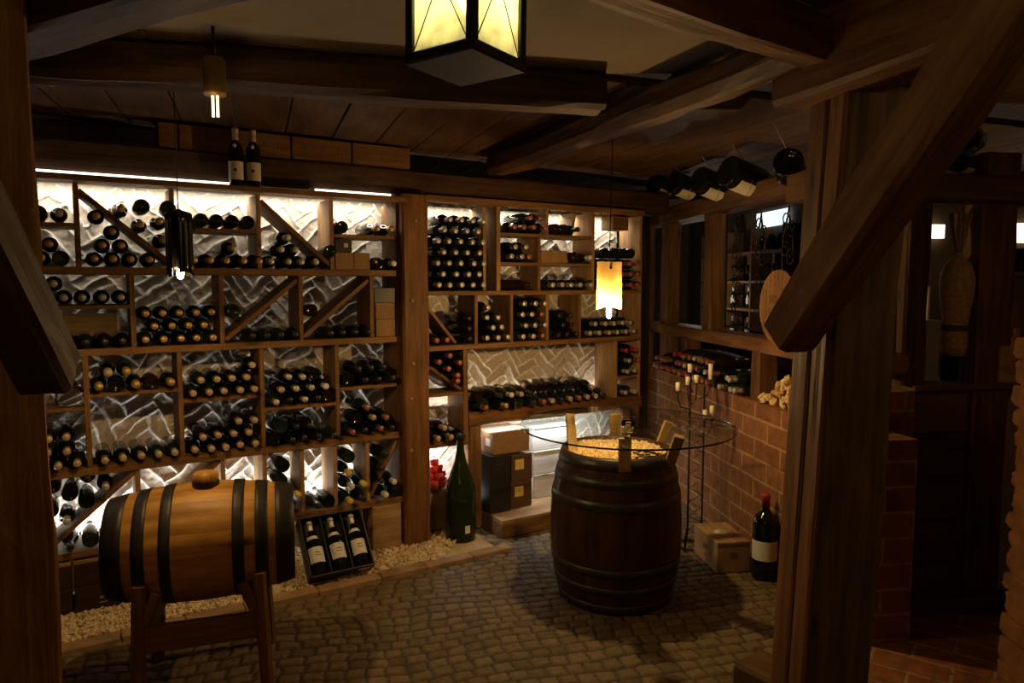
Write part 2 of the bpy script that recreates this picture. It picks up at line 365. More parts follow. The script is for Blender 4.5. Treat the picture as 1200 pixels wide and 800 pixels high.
# ------------------------------------------------------------------ bottles
def prof_bordeaux(r=.0366, H=.30):
    k = H/.30
    return [(r*.75, .006*k), (r*.93, 0), (r, .006*k), (r, .19*k), (r*.96, .20*k), (r*.78, .215*k), (r*.5, .228*k), (.0152*k, .238*k), (.0142*k, .25*k), (.0142*k, .285*k), (.0155*k, .287*k), (.0155*k, .296*k), (.013*k, .298*k)]
def prof_burg(r=.0378, H=.30):
    k = H/.30
    return [(r*.7, .008*k), (r*.92, 0), (r, .006*k), (r, .145*k), (r*.97, .16*k), (r*.84, .185*k), (r*.62, .212*k), (r*.44, .235*k), (.0155*k, .25*k), (.0148*k, .282*k), (.017*k, .284*k), (.017*k, .291*k), (.0145*k, .298*k)]
def capsule_mesh(H=.30, z0=.236, rr=.0158, big=False):
    k = H/.30; p = [(rr*1.02*k, z0*k), (rr*k, (z0+.02)*k), (rr*k, .284*k), (rr*1.12*k, .286*k), (rr*1.12*k, .297*k), (rr*.9*k, .3015*k), (0.0001, .302*k)]
    if big: p = [(.026*k, (z0-.02)*k), (.020*k, z0*k)]+[(rr*1.12*k, (z0+.02)*k), (rr*1.2*k, .284*k), (rr*1.32*k, .288*k), (rr*1.25*k, .300*k), (.0001, .303*k)]
    return MB().lathe(p, 14)
def label_mb(r, z0, z1, a=1.05):
    n = 10; vs = []; fs = []; uvs = []
    for j, z in enumerate((z0, z1)):
        for i in range(n+1): an = -a+2*a*i/n; vs.append((r*math.cos(an), r*math.sin(an), z))
    for i in range(n): fs.append([i, i+1, n+2+i, n+1+i]); uvs.append([(0, 0)]*4)
    return MB().add(vs, fs, uvs, 0, True)
ME = {}
def me_of(key, mb, mat):
    me = mb.mesh(key.split(':')[0]); me.materials.append(MATS[mat]); ME[key] = me; return me
for g in ('dark', 'green', 'brown'):
    me_of('body:bx:'+g, MB().lathe(prof_bordeaux(), 20), 'bottle_'+g); me_of('body:bg:'+g, MB().lathe(prof_burg(), 20), 'bottle_'+g)
me_of('body:bg:clear', MB().lathe(prof_burg(), 20), 'bottle_clear')
for c in ('gold', 'silver', 'rose', 'black', 'red', 'tan', 'yellow', 'white'):
    me_of('cap:'+c, capsule_mesh(), 'foil_'+c); me_of('capbig:'+c, capsule_mesh(z0=.222, big=True), 'foil_'+c)
for c in ('paper', 'paper_white', 'paper_yellow'):
    me_of('lab:bx:'+c, label_mb(.0370, .06, .15), c); me_of('lab:bg:'+c, label_mb(.0382, .05, .12), c)
BOTTLES = []; STUFF_BOTTLES = []
FOILW = dict(gold='gold-capped', silver='silver-capped', rose='rose-capped', black='dark-capped', red='red-capped', tan='tan-capped', yellow='yellow-capped', white='white-capped')
def bottle(M, shape='bx', g='dark', cap='black', lab=None, label='', group='', big=False, scale=1.0, name='wine_bottle'):
    o = bpy.data.objects.new(name, ME['body:%s:%s' % (shape, g)]); C.objects.link(o)
    o.matrix_basis = M @ Matrix.Scale(scale, 4)
    tag(o, label, 'bottle', group)
    if cap:
        c = bpy.data.objects.new('capsule', ME[('capbig:' if big else 'cap:')+cap]); C.objects.link(c); c.parent = o
    if lab:
        c = bpy.data.objects.new('paper_label', ME['lab:%s:%s' % (shape, lab)]); C.objects.link(c); c.parent = o
    BOTTLES.append(o)
    return o
ORD = ['first', 'second', 'third', 'fourth', 'fifth', 'sixth', 'seventh', 'eighth', 'ninth', 'tenth', 'eleventh', 'twelfth', 'thirteenth', 'fourteenth', 'fifteenth']
def rowname(i, n):
    return 'only row' if n == 1 else ('bottom row' if i == 0 else ('top row' if i == n-1 else ORD[i]+' row'))
OUT = Rm(PI/2, 'X'); IN = Rm(-PI/2, 'X')
def pile(bay, t0, z, rows, cap='black', r=.0385, s=.079, g=None, shape='bx', frame=FA, wb=.245, post_left=False, messy=0.0, flip=(), labs=(), lab='paper', big=False, ang=0, rise=None, caps=None, bases=(), pre='', nomin=False, w_out=None):
    """rows: list of (count, offset in bottle steps).  post_left: the centre post is on the small-t side of this bay"""
    dz = math.sqrt(max(4*r*r-(s/2)**2, (r*1.2)**2)) if rise is None else rise
    nr = len(rows)
    for j, (n, off) in enumerate(rows):
        for i in range(n):
            t = t0+r+(i+off)*s+R.uniform(-.001, .001)*(1+messy); zz = z+r+j*dz+.0005+(R.uniform(0, .002)*messy)
            key = (j, i); base_out = key in bases or key in flip
            cc = caps.get(key, cap) if caps else cap
            yaw = R.uniform(-.012, .012)+R.uniform(-.03, .03)*messy+ang; w = wb+R.uniform(-.012, .012)-R.uniform(0, .03)*messy
            if base_out:
                M = frame @ Tm(t, (w_out if w_out is not None else -.015)+R.uniform(-.01, .01), zz) @ Rm(yaw) @ IN @ Rm(R.uniform(0, 6.28))
            else:
                M = frame @ Tm(t-math.sin(yaw)*.0, w, zz) @ Rm(yaw) @ Rm(R.uniform(-.008, .008)*messy, 'X') @ OUT @ Rm(R.uniform(0, 6.28))
            k = (i if post_left else n-1-i)
            look = ('' if base_out else FOILW[cc]+' ')+'bottle'+(' base outward' if base_out else '')
            where = ('%s from post, ' % ORD[k] if n > 1 else '')+rowname(j, nr)
            gl = g or R.choice(['dark', 'dark', 'green', 'brown'])
            bottle(M, shape, gl, cc, lab if (key in labs) else None, '%s %s, %s' % (look, where, bay), 'bottles in the '+bay, big)

# ------------------------------------------------------------------ relief walls
def herring(u, v, W=.085, n=3):
    a = u/W; b = v/W; i = np.floor(a); j = np.floor(b); k = np.mod(i-j, 2*n)
    hor = k < n
    x = np.where(hor, a-(i-k), b-(j-(2*n-1-k)))     # along brick 0..n
    y = np.where(hor, b-j, a-i)
    idx = np.where(hor, (i-k)*12.9898+j*78.233, i*39.425+(j-(2*n-1-k))*11.135+5)
    d = np.minimum(np.minimum(x, n-x), np.minimum(y, 1-y))*W
    return d, np.mod(np.abs(np.sin(idx)*43758.5453), 1), x-n/2, y-.5
def vnoise(x, y, seed=0):
    rs = np.random.RandomState(seed); g = rs.rand(64, 64)
    xi = np.floor(x).astype(int); yi = np.floor(y).astype(int); fx = x-xi; fy = y-yi; fx = fx*fx*(3-2*fx); fy = fy*fy*(3-2*fy)
    a = g[xi % 64, yi % 64]; b_ = g[(xi+1) % 64, yi % 64]; c = g[xi % 64, (yi+1) % 64]; d = g[(xi+1) % 64, (yi+1) % 64]
    return (a*(1-fx)+b_*fx)*(1-fy)+(c*(1-fx)+d*fx)*fy-.5
def fieldmesh(name, P, r, g, mat, parent=None, M=None):
    ny, nx = P.shape[:2]; me = bpy.data.meshes.new(name)
    idx = np.arange(nx*ny).reshape(ny, nx); f = np.stack([idx[:-1, :-1], idx[:-1, 1:], idx[1:, 1:], idx[1:, :-1]], -1).reshape(-1, 4)
    me.vertices.add(nx*ny); me.vertices.foreach_set('co', P.reshape(-1).astype(np.float32))
    me.loops.add(f.size); me.loops.foreach_set('vertex_index', f.reshape(-1).astype(np.int32))
    me.polygons.add(len(f)); me.polygons.foreach_set('loop_start', (np.arange(len(f))*4).astype(np.int32)); me.polygons.foreach_set('loop_total', np.full(len(f), 4, np.int32))
    me.update(); me.validate()
    at_ = me.color_attributes.new('mask', 'FLOAT_COLOR', 'POINT'); col = np.ones((nx*ny, 4), np.float32); col[:, 0] = r.reshape(-1); col[:, 1] = g.reshape(-1); col[:, 2] = 0
    at_.data.foreach_set('color', col.reshape(-1)); me.polygons.foreach_set('use_smooth', np.ones(len(f), bool))
    return link(name, me, mat, parent, M)
WALLW = .315
tt = np.arange(-1.9, 3.04, .006); zz = np.arange(-.02, 2.35, .006); Tg, Zg = np.meshgrid(tt, zz)
wx = Tg+vnoise(Tg*5, Zg*5, 1)*.085+vnoise(Tg*17, Zg*17, 2)*.022; wz = Zg+vnoise(Tg*4.3+9, Zg*5, 3)*.085+vnoise(Tg*15, Zg*19, 4)*.022
ar = math.radians(36); U = wx*math.cos(ar)+wz*math.sin(ar); V = -wx*math.sin(ar)+wz*math.cos(ar)
d, rnd, lx, ly = herring(U+20, V+20, .066)
ridge = np.exp(-(d/.0048)**2)*np.clip(.1+1.5*(vnoise(Tg*7, Zg*7, 5)+.5), 0, 1.5)
h = ridge*.016+(rnd-.5)*.006+(ly*(np.mod(rnd*7, 1)-.5))*.008+vnoise(Tg*40, Zg*40, 6)*.005+vnoise(Tg*3, Zg*3, 7)*.012
P = np.stack([Tg, WALLW-h, Zg], -1)
w_ = fieldmesh('wall_back', P, np.clip(ridge*1.1, 0, 1), rnd, 'herringbone', None, FA); struct(w_)
# cobble floor
xs = np.arange(-2.5, 2.3, .009); ys = np.arange(2.1, 5.2, .009); Xg, Yg = np.meshgrid(xs, ys)
an = math.radians(14); wx = Xg+vnoise(Xg*2.5, Yg*2.5, 11)*.09+vnoise(Xg*11, Yg*11, 12)*.014; wy = Yg+vnoise(Xg*2.2+7, Yg*2.5, 13)*.10+vnoise(Xg*12, Yg*12, 14)*.012
U = wx*math.cos(an)+wy*math.sin(an); V = -wx*math.sin(an)+wy*math.cos(an)
ch = .070; cw = .090; row = np.floor(V/ch); U2 = U+np.mod(row, 2)*cw*.5+np.sin(row*3.7)*.02; colm = np.floor(U2/cw)
fx = U2/cw-colm; fy = V/ch-row; d = np.minimum(np.minimum(fx, 1-fx)*cw, np.minimum(fy, 1-fy)*ch)
rnd = np.mod(np.abs(np.sin(row*12.9898+colm*78.233)*43758.5453), 1)
dome = 1-np.exp(-(d/.0065)**2)
hgt = -.012+.012*dome+(rnd-.5)*.004*dome+vnoise(Xg*45, Yg*45, 15)*.0025+(fx-.5)*(np.mod(rnd*9, 1)-.5)*.008
fl = fieldmesh('floor', np.stack([Xg, Yg, hgt], -1), np.exp(-(d/.0058)**2), rnd, 'cobble'); struct(fl)
mb = MB(); mb.box(-4, 5, -2.5, 9.4, -.12, -.022, .001); part('floor', mb, 'dark_wall'); struct(bpy.data.objects['floor.001'])
mb = MB(); v = [(1.33, 2.0, .002), (2.9, 2.0, .002), (2.9, 3.42, .002), (1.33, 3.42, .002)]
mb.add(v, [[0, 1, 2, 3]], [[(p[0], p[1]) for p in v]]); struct(part('floor', mb, 'terracotta'))
# rest of the room shell
mb = MB(); mb.box(-4, 5, -2.5, 2.95, 2.5, 2.6, .001); struct(part('ceiling', mb, 'plaster'))
mb = MB()
for i in range(26):
    mb.box(-3.2+i*.26, -3.2+i*.26+.254, -1.6, 5.2, 2.49+R.uniform(0, .006), 2.53, .004, axis=1, M=Tm(0, 4.6, 0) @ Rm(.35))
struct(part('ceiling', mb, 'plank_wood'))
struct(obox('wall_left', 'dark_wall', None, -3.1, -3.0, -2.5, 6, 0, 2.6)); struct(obox('wall_right', 'dark_wall', None, 4.3, 4.4, -2.5, 8, 0, 2.6))
struct(obox('wall_rear', 'dark_wall', None, -4, 5, -2.6, -2.5, 0, 2.6)); struct(obox('wall_far', 'dark_wall', None, .2, 5, 9.4, 9.5, 0, 2.6))
# ------------------------------------------------------------------ racks
Z1, Z2, Z3, Z4, Z5 = 2.165, 1.735, 1.333, .742, .335
D = .25
def shelfpart(root, name, t0, t1, z, th=.035, w0=0.0, w1=D, mat='rack_wood'):
    mb = MB().box(-(t1-t0)/2, (t1-t0)/2, -(w1-w0)/2, (w1-w0)/2, -th, 0, .002, axis=0)
    return part(name, mb, mat, root, Tm((t0+t1)/2, (w0+w1)/2, z))
def divpart(root, t, z0, z1, th=.024, w0=.004, w1=D-.01, mat='rack_wood', tilt=0):
    mb = MB().box(-th/2, th/2, 0, w1-w0, 0, z1-z0-.0005, .002, axis=2)
    return part('divider', mb, mat, root, Tm(t, w0, z0+.0003) @ Rm(tilt, 'Y'))
def diagpart(root, t0, z0, t1, z1, th=.024, w0=.012, w1=D-.02, mat='rack_wood'):
    L = math.hypot(t1-t0, z1-z0); a = math.atan2(z1-z0, t1-t0)
    mb = MB().box(0, L, 0, w1-w0, -th/2, th/2, .002, axis=0)
    return part('diagonal_board', mb, mat, root, Tm(t0, w0, z0) @ Rm(-a, 'Y'))
rl = thing('wine_rack', 'long wooden wine rack with diagonal boards between two square posts', 'wine rack', FA @ Tm(.05, 0, 0))
sh = Tm(-.05, 0, 0)
rackL = bpy.data.objects.new('x', None)
class Off:  # keeps the rack's own base as origin while parts are given along the wall
    pass
def Lp(fn, *a, **k):
    o = fn(rl, *a, **k); o.matrix_basis = sh @ o.matrix_basis; return o
TL0, TL1 = -1.55, 1.075
Lp(shelfpart, 'ledge_board', TL0, TL1, Z1, .028, -.105, .015)
Lp(shelfpart, 'shelf_board', TL0, TL1, Z2, .036); Lp(shelfpart, 'shelf_board', TL0, TL1, Z3, .036); Lp(shelfpart, 'shelf_board', TL0, TL1, Z4, .038, -.01); Lp(shelfpart, 'shelf_board', TL0, TL1, Z5, .036, -.02)
for t in (-1.02, -.600, -.180, .247, .652): Lp(divpart, t, Z2, Z1-.028, mat='rack_wood_pale' if t > -.2 else 'rack_wood')
for t in (-.80, -.378, .044, .466, .888): Lp(divpart, t, Z3, Z2-.036)
for t in (-1.02, -.594, -.173, .242, .668): Lp(divpart, t, Z4, Z3-.036)
for t in (-.388, .024, .243, .452, .645, .846): Lp(divpart, t, Z5, Z4-.038, mat='rack_wood_pale')
Lp(divpart, 1.060, .03, Z1-.028, .026); Lp(divpart, .80, .03, Z5-.036, .02, mat='rack_wood_pale'); Lp(divpart, -1.53, .03, Z1-.028, .026); Lp(divpart, -.33, .03, Z5-.036, .02)
def sub(t0, t1, z): Lp(shelfpart, 'short_shelf', t0, t1, z, .02, .004, D-.01)
sub(-1.02+.012, -.612, 1.945); sub(-.168, .235, 1.945); sub(.664, 1.047, 1.94)
sub(-.788, -.390, 1.548)
sub(-1.008, -.606, 1.048); sub(-.582, -.185, 1.110); sub(-.161, .230, 1.044); sub(.254, .656, .962); sub(.680, 1.047, 1.044)
Lp(diagpart, -.590, 2.105, -.195, 1.757); Lp(diagpart, .262, 2.105, .645, 1.757)
Lp(diagpart, .060, 1.352, .452, 1.675); Lp(diagpart, .482, 1.352, .872, 1.675)
Lp(diagpart, -.80, .345, -.400, .690); Lp(diagpart, -.20, .50, .010, .695); Lp(diagpart, .862, .36, 1.045, .695)
# short lath on top of the black boxes etc. is left out; right rack
rr_ = thing('wine_rack', 'tall wooden wine rack with open stone bay beside the brick wall', 'wine rack', FA @ Tm(2.1, 0, 0)); sh2 = Tm(-2.1, 0, 0)
def Rp(fn, *a, **k):
    o = fn(rr_, *a, **k); o.matrix_basis = sh2 @ o.matrix_basis; return o
RT0, RT1 = 1.245, 3.03
ZR1, ZP, ZC, ZB = 2.20, 1.607, 1.262, .805
Rp(shelfpart, 'ledge_board', RT0, RT1, ZR1, .04, -.02, .02, 'rack_wood')
Rp(shelfpart, 'shelf_board', RT0, RT1, ZP, .028); Rp(shelfpart, 'shelf_board', RT0, RT1, ZC, .034)
Rp(divpart, 1.770, ZP, ZR1-.04, .03, mat='rack_wood_pale'); Rp(divpart, 1.690, ZP, ZR1-.04, .022, w0=.05, mat='rack_wood_pale')
Rp(divpart, 2.160, 1.992, ZR1-.04, .022, mat='rack_wood_pale'); Rp(divpart, 2.095, ZP, 1.970, .022); Rp(divpart, 2.562, ZP, ZR1-.04, .024, mat='rack_wood_pale'); Rp(divpart, 3.015, .80, ZR1-.04, .026, mat='rack_wood_pale')
Rp(shelfpart, 'short_shelf', 1.785, 2.550, 1.992, .02, .004, D-.01); Rp(shelfpart, 'short_shelf', 1.785, 2.550, 1.797, .02, .004, D-.01)
for t in (1.600, 1.872, 2.165, 2.445): Rp(divpart, t, ZC, ZP-.028)
Rp(divpart, 1.520, .60, ZC-.034, .034); Rp(divpart, 2.785, ZB, ZC-.034, .030, mat='rack_wood_pale')
Rp(shelfpart, 'short_shelf', RT0, 1.503, .955, .02, .004, D-.01); Rp(shelfpart, 'short_shelf', RT0, 1.503, .640, .034, .0, D-.01)
Rp(shelfpart, 'short_shelf', 2.80, 3.0, .965, .02, .004, D-.01)
Rp(diagpart, 1.262, 1.50, 1.455, 1.272, .02); Rp(diagpart, 1.262, 1.135, 1.495, .965, .02)
o = part('shelf_beam', MB().beam((0, 0, 0), (1.5, 0, 0), .25, .09, .004), 'post_wood', rr_); o.matrix_basis = sh2 @ Tm(1.54, .125, .76)
o = part('rack_leg', MB().beam((0, 0, 0), (0, 0, .685), .10, .10, .003, up=(0, 1, 0)), 'rack_wood', rr_); o.matrix_basis = sh2 @ Tm(1.60, .07, .03)
o = part('rack_leg', MB().beam((0, 0, 0), (0, 0, .685), .10, .10, .003, up=(0, 1, 0)), 'rack_wood', rr_); o.matrix_basis = sh2 @ Tm(2.95, .12, .03)
o = part('box_shelf', MB().box(-.075, .075, 0, .14, 0, .10, .003), 'rack_wood', rr_); o.matrix_basis = sh2 @ Tm(2.84, .03, 2.05)
o = part('slanted_board', MB().box(-.01, .01, 0, .17, 0, .165, .002), 'rack_wood_pale', rr_); o.matrix_basis = sh2 @ Tm(2.40, .05, 1.994) @ Rm(.22, 'Y')

# ---------------- bottles, left rack ------------------------------------------------
r = .0385
# tier one (top)
pile('end bay under the ledge, upper shelf', -.95, 1.945, [(4, 0)], 'silver', bases=((0, 2),), g='dark')
pile('end bay under the ledge, lower shelf', -.95, Z2, [(4, 0), (1, 2.5)], 'gold', bases=((0, 0), (0, 1), (0, 3)))
pile('top-tier bay below first diagonal board', -.575, Z2, [(4, 0), (2, .5), (1, 1.05)], 'gold', messy=.2, bases=())
pile('top-tier bay over first shelf wood', -.575, Z2+.205, [(1, .2)], 'gold')
# on the sloping board of the same bay
def onslope(t0, z0, t1, z1, fr, off, cap, label, base_out=False, shape='bg', g='green', lab=None, grp='bottles resting on a diagonal board'):
    a = math.atan2(z1-z0, t1-t0); t = t0+(t1-t0)*fr-math.sin(a)*off; z = z0+(z1-z0)*fr+math.cos(a)*off
    M = FA @ Tm(t, -.01 if base_out else .235, z) @ Rm(R.uniform(-.05, .05)) @ (IN if base_out else OUT) @ Rm(R.uniform(0, 6))
    bottle(M, shape, g, cap, lab, label, grp)
for i, (fr, off, cap, bo) in enumerate([(.36, .056, 'gold', 0), (.575, .056, 'gold', 0), (.79, .056, 'gold', 0), (.47, .130, 'white', 1), (.68, .130, 'gold', 0), (.64, .208, 'gold', 1), (.90, .132, 'gold', 0), (.88, .208, 'white', 1)]):
    onslope(-.590, 2.105, -.195, 1.757, fr, off, cap, '%s bottle resting on the first diagonal board, %s %s' % (FOILW[cap], ORD[[0, 1, 2, 0, 1, 0, 2, 1][i]], ['lowest layer', 'lowest layer', 'lowest layer', 'middle layer', 'middle layer', 'uppermost layer', 'middle layer', 'uppermost layer'][i]), bo, lab='paper_white' if bo else None)
pile('bay behind fluted lamp, upper shelf', -.165, 1.945, [(5, .02)], 'black', bases=((0, 0), (0, 1), (0, 2), (0, 3), (0, 4)), r=.038, s=.0785)
pile('bay behind fluted lamp, lower shelf', -.165, Z2, [(5, .02), (1, 2.5)], 'gold', messy=1, ang=.12, s=.0785, r=.038)
pile('top-tier bay below second diagonal board', .262, Z2, [(4, .02), (2, .6), (1, 1.0)], 'silver', messy=.5, shape='bx', labs=((0, 1), (1, 1)))
onslope(.262, 2.105, .645, 1.757, .88, .056, 'gold', 'dark bottle lying on the second diagonal board near its foot', 1)
pile('top-tier bay beside centre post, upper shelf', .672, 1.94, [(1, 0)], 'black', bases=((0, 0),))
pile('top-tier bay by post, upper shelf end', .86, 1.94, [(2, .15)], 'gold', messy=.6, shape='bg')
pile('top-tier bay by post, beside brown boxes', .885, Z2, [(2, 0)], 'white', messy=.4, bases=((0, 0),), labs=((0, 0), (0, 1)), lab='paper_white')
# tier two
pile('second-tier end bay, upper shelf', -.786, 1.548, [(5, .0), (1, .55)], 'silver', s=.0785, r=.0385)
pile('second-tier end bay, lower shelf', -.786, Z3, [(5, .0)], 'black', s=.0785, r=.0385, wb=.222)
pile('second-tier bay under fluted lamp', -.365, Z3, [(5, .0), (4, .5), (5, .0)], 'gold', s=.0785)
pile('second-tier third bay, above diagonal', .056, Z3+.135, [(1, .05)], 'black', bases=((0, 0),), shape='bg')
pile('second-tier third bay, below diagonal', .150, Z3, [(4, 0)], 'black', s=.0765, r=.038)
pile('second-tier fourth bay, above diagonal', .480, Z3+.13, [(1, .05)], 'black', bases=((0, 0),))
pile('second-tier fourth bay, below diagonal', .575, Z3, [(4, 0)], 'black', messy=0, s=.0765, r=.038, labs=((0, 1),))
# tier three
pile('third-tier end bay, lower part', -1.0, Z4, [(5, 0), (4, .5), (2, 2.5)], 'tan', messy=.4, s=.0785)
pile('third-tier bay with golden necks', -.58, 1.110, [(5, .02), (2, .52)], 'tan', messy=.25, shape='bg', r=.0385, s=.0782, bases=((0, 1), (0, 3)), caps={(0, 0): 'gold', (0, 2): 'gold', (0, 4): 'gold', (1, 1): 'gold'}, big=True)
pile('third-tier bay with bare stone above', -.575, Z4, [(5, .02)], 'tan', s=.0785, ang=.02, messy=.15)
pile('third-tier middle bay, upper shelf', -.158, 1.044, [(5, 0), (4, .5), (1, 3.9)], 'tan', s=.0775, r=.038)
pile('third-tier middle bay, lower shelf', -.158, Z4, [(5, 0), (4, .5), (2, 2.9)], 'tan', s=.0775, r=.038, messy=.2)
pile('third-tier fourth bay, upper shelf', .257, .962, [(5, 0), (4, .5), (3, 1.0)], 'silver', s=.0785, messy=.85, caps={(1, 0): 'tan', (1, 3): 'white', (2, 2): 'tan', (0, 1): 'black', (0, 3): 'black'}, labs=((2, 1), (1, 2)), bases=((2, 2), (0, 4)))
pile('third-tier fourth bay, lower shelf', .257, Z4, [(5, 0), (3, .5)], 'black', s=.0785, messy=.85, bases=((1, 0), (0, 0)), labs=((1, 1),), lab='paper_white')
pile('third-tier bay by post, upper shelf', .684, 1.044, [(4, .1), (3, .5)], 'black', s=.084, messy=.9, shape='bg', r=.041, labs=((1, 0), (1, 2)), bases=((0, 0),))
pile('third-tier bay by post, lower shelf', .684, Z4, [(4, .1), (3, .6), (1, 1.1)], 'rose', s=.084, messy=.9, shape='bg', r=.041, caps={(0, 1): 'black', (1, 1): 'tan', (0, 3): 'black'}, bases=((1, 0),))
# tier four (bottom)
pile('bottom-tier end bay', -.785, Z5, [(4, .55), (1, 3.7)], 'black', s=.088, r=.041, shape='bg', bases=((0, 2), (0, 3), (0, 1)), messy=.2)
for i, (fr, off, bo) in enumerate([(.13, .056, 1), (.34, .056, 0), (.55, .056, 1), (.76, .056, 0), (.30, .138, 1), (.51, .138, 1), (.72, .138, 0), (.47, .22, 1)]):
    onslope(-.80, .345, -.400, .690, fr, off, 'silver' if i % 2 else 'black', 'dark bottle above bottom-tier diagonal board, %s from the floor, %s layer' % (ORD[[0, 1, 2, 3, 0, 1, 2, 0][i]], ['lowest', 'lowest', 'lowest', 'lowest', 'middle', 'middle', 'middle', 'uppermost'][i]), bo, 'bx', 'dark')
pile('bottom-tier narrow bay behind small barrel', .258, Z5, [(2, .05), (2, .25), (1, .3), (1, .5)], 'black', rise=.083, s=.087, r=.041, shape='bg', messy=.6, bases=((3, 0), (2, 0)), caps={(1, 1): 'yellow'}, labs=((1, 1),), lab='paper_yellow')
pile('bottom-tier bay with two bottles', .465, Z5, [(2, .1)], 'black', s=.086, r=.041, shape='bg', messy=.6, bases=((0, 1),))
pile('bottom-tier bay with yellow labels', .66, Z5, [(2, .05), (2, .2), (1, .1), (1, .3)], 'yellow', rise=.083, s=.088, r=.041, shape='bg', messy=.6, labs=((0, 0), (0, 1), (1, 0), (1, 1), (2, 0)), lab='paper_yellow', caps={(1, 0): 'white', (3, 0): 'black', (0, 1): 'black'}, bases=((3, 0),), g='green')
for i, (t, z) in enumerate([(.895, .545), (.925, .625), (.892, .465)]):
    bottle(FA @ Tm(t, .235, z) @ Rm(.05) @ OUT @ Rm(i*2.0), 'bg', 'dark', 'black', None, 'dark bottle above the steep board by centre post, %s from bottom' % ORD[[1, 2, 0][i]], 'bottles beside the steep board')
pile('bottom-tier bay under steep board by post', .885, Z5, [(2, .05), (1, .75)], 'white', s=.084, r=.041, shape='bg', messy=.3, labs=((0, 0), (0, 1), (1, 0)), lab='paper_white', bases=((0, 1),))
# ---------------- bottles, right rack
K = dict(post_left=True)
pile('dense stack under ledge beside centre post', 1.262, ZP, [(5, 0), (4, .5), (5, 0), (4, .5), (5, 0), (4, .5), (4, 1.0)], 'silver', s=.0825, r=.0385, rise=.068, messy=.25, g='dark', **K)
pile('small high bay with pale boards', 1.83, 1.992, [(4, 0), (2, 1.5)], 'rose', r=.0372, s=.0755, messy=.6, **K)
pile('small high bay with slanted board', 2.185, 1.992, [(3, .0)], 'black', s=.076, r=.0375, bases=((0, 0), (0, 1)), **K)
pile('small bay under pale boards', 1.79, 1.797, [(3, 0.1), (2, .6)], 'silver', s=.0765, r=.037, caps={(0, 2): 'rose'}, **K)
pile('small bay beside tan box', 2.345, 1.797, [(2, .05)], 'white', s=.09, r=.041, shape='bg', labs=((0, 0), (0, 1)), lab='paper_white', bases=((0, 0),), **K)
bottle(FA @ Tm(1.80, .10, ZP+.0392) @ Rm(PI/2, 'Y') , 'bx', 'brown', 'black', None, 'bottle lying lengthwise above the shelf beside the dense stack', 'lengthwise bottle')
pile('low bay above middle shelf', 2.115, ZP, [(5, .2)], 'silver', s=.080, messy=.4, labs=((0, 0),), **K)
pile('stack behind amber lamp', 2.58, ZP, [(5, .05), (5, .05), (5, .0), (4, .6)][:4], 'rose', s=.082, r=.0385, rise=.0775, bases=((3, 0), (3, 1), (3, 2), (3, 3)), **K)
pile('short bay below diagonal beside post', 1.250, ZC, [(2, .0)], 'rose', s=.078, r=.0375, **K)
pile('short bay above diagonal beside post', 1.475, ZC+.001, [(1, .1), (1, .15), (1, .1)], 'black', r=.038, s=.078, **K)
pile('second bay from post, middle shelf', 1.616, ZC, [(3, 0), (2, .5), (2, .0), (1, .05)], 'silver', s=.0785, **K)
pile('third bay from post, middle shelf', 1.890, ZC, [(3, .05), (3, .25), (3, .05), (3, .25)], 'silver', s=.0785, rise=.0735, r=.037, caps={(0, 2): 'rose', (2, 2): 'rose'}, **K)
pile('dark bay before amber lamp', 2.182, ZC, [(3, 0), (2, .5), (2, .2)], 'black', s=.079, **K)
pile('bay under amber lamp, middle shelf', 2.462, ZC, [(6, .05), (5, .6)], 'silver', s=.0825, r=.0385, caps={(0, 2): 'tan'}, **K)
pile('lower bay by post, over diagonal', 1.30, .995, [(1, 1.2)], 'rose', **K)
for i, (t, z) in enumerate([(1.300, 1.165), (1.365, 1.118), (1.43, 1.072), (1.375, 1.20), (1.445, 1.152)]):
    bottle(FA @ Tm(t, .235, z) @ OUT @ Rm(i), 'bx', 'dark', 'rose', None, 'rose-capped bottle on the sloping board by post, %s row, %s' % (['lower', 'upper'][i > 2], ORD[[0, 1, 2, 0, 1][i]]), 'bottles on the sloping board by post')
pile('lower bay by post, pale bottle shelf', 1.262, .64, [(3, .0), (1, .4)], 'tan', r=.038, caps={(0, 2): 'black'}, messy=.4, labs=((1, 0),), lab='paper_white', **K)
# open bay, bottles lying askew on the heavy shelf beam
for j, (n, off) in enumerate([(14, 0), (12, .5)]):
    for i in range(n):
        t = 1.60+(i+off)*.084; z = ZB+.001+.0385+j*.068; yaw = .22-.042*i+R.uniform(-.012, .012)
        base_out = i in (1, 4) and j == 0 or i in (0,) and j == 1
        cap = R.choice(['black', 'tan', 'rose', 'tan']) if j == 0 else R.choice(['tan', 'silver', 'black', 'white'])
        M = FA @ Tm(t+math.sin(yaw)*-.11, .235 if not base_out else 0, z) @ Rm(yaw) @ (IN if base_out else OUT) @ Rm(R.uniform(0, 6))
        if j == 1 and 4 < i < 11: M = FA @ Tm(t+.03, .05, z+.004) @ Rm(.9+R.uniform(-.1, .1)) @ Rm(math.radians(-38), 'X') @ IN @ Rm(R.uniform(0, 6)); M = FA @ Tm(t+.02, .09, z-.004) @ Rm(-.35+R.uniform(-.1, .1)) @ Rm(math.radians(-84), 'X') @ Rm(R.uniform(0, 6))
        bottle(M, 'bg', R.choice(['dark', 'green', 'brown']), cap, 'paper_white' if (j == 1 and i % 2) else ('paper' if i % 3 == 0 else None), '%s bottle %s from post, %s, open stone bay' % (FOILW[cap], ORD[i], rowname(j, 2)), 'bottles on the heavy shelf beam')
pile('narrow stack by brick wall, above shelf', 2.80, .965, [(2, .1), (2, .5), (2, .1), (2, .5)][:3], 'silver', s=.09, rise=.078, caps={(2, 0): 'red', (2, 1): 'red', (1, 1): 'rose'}, **K)
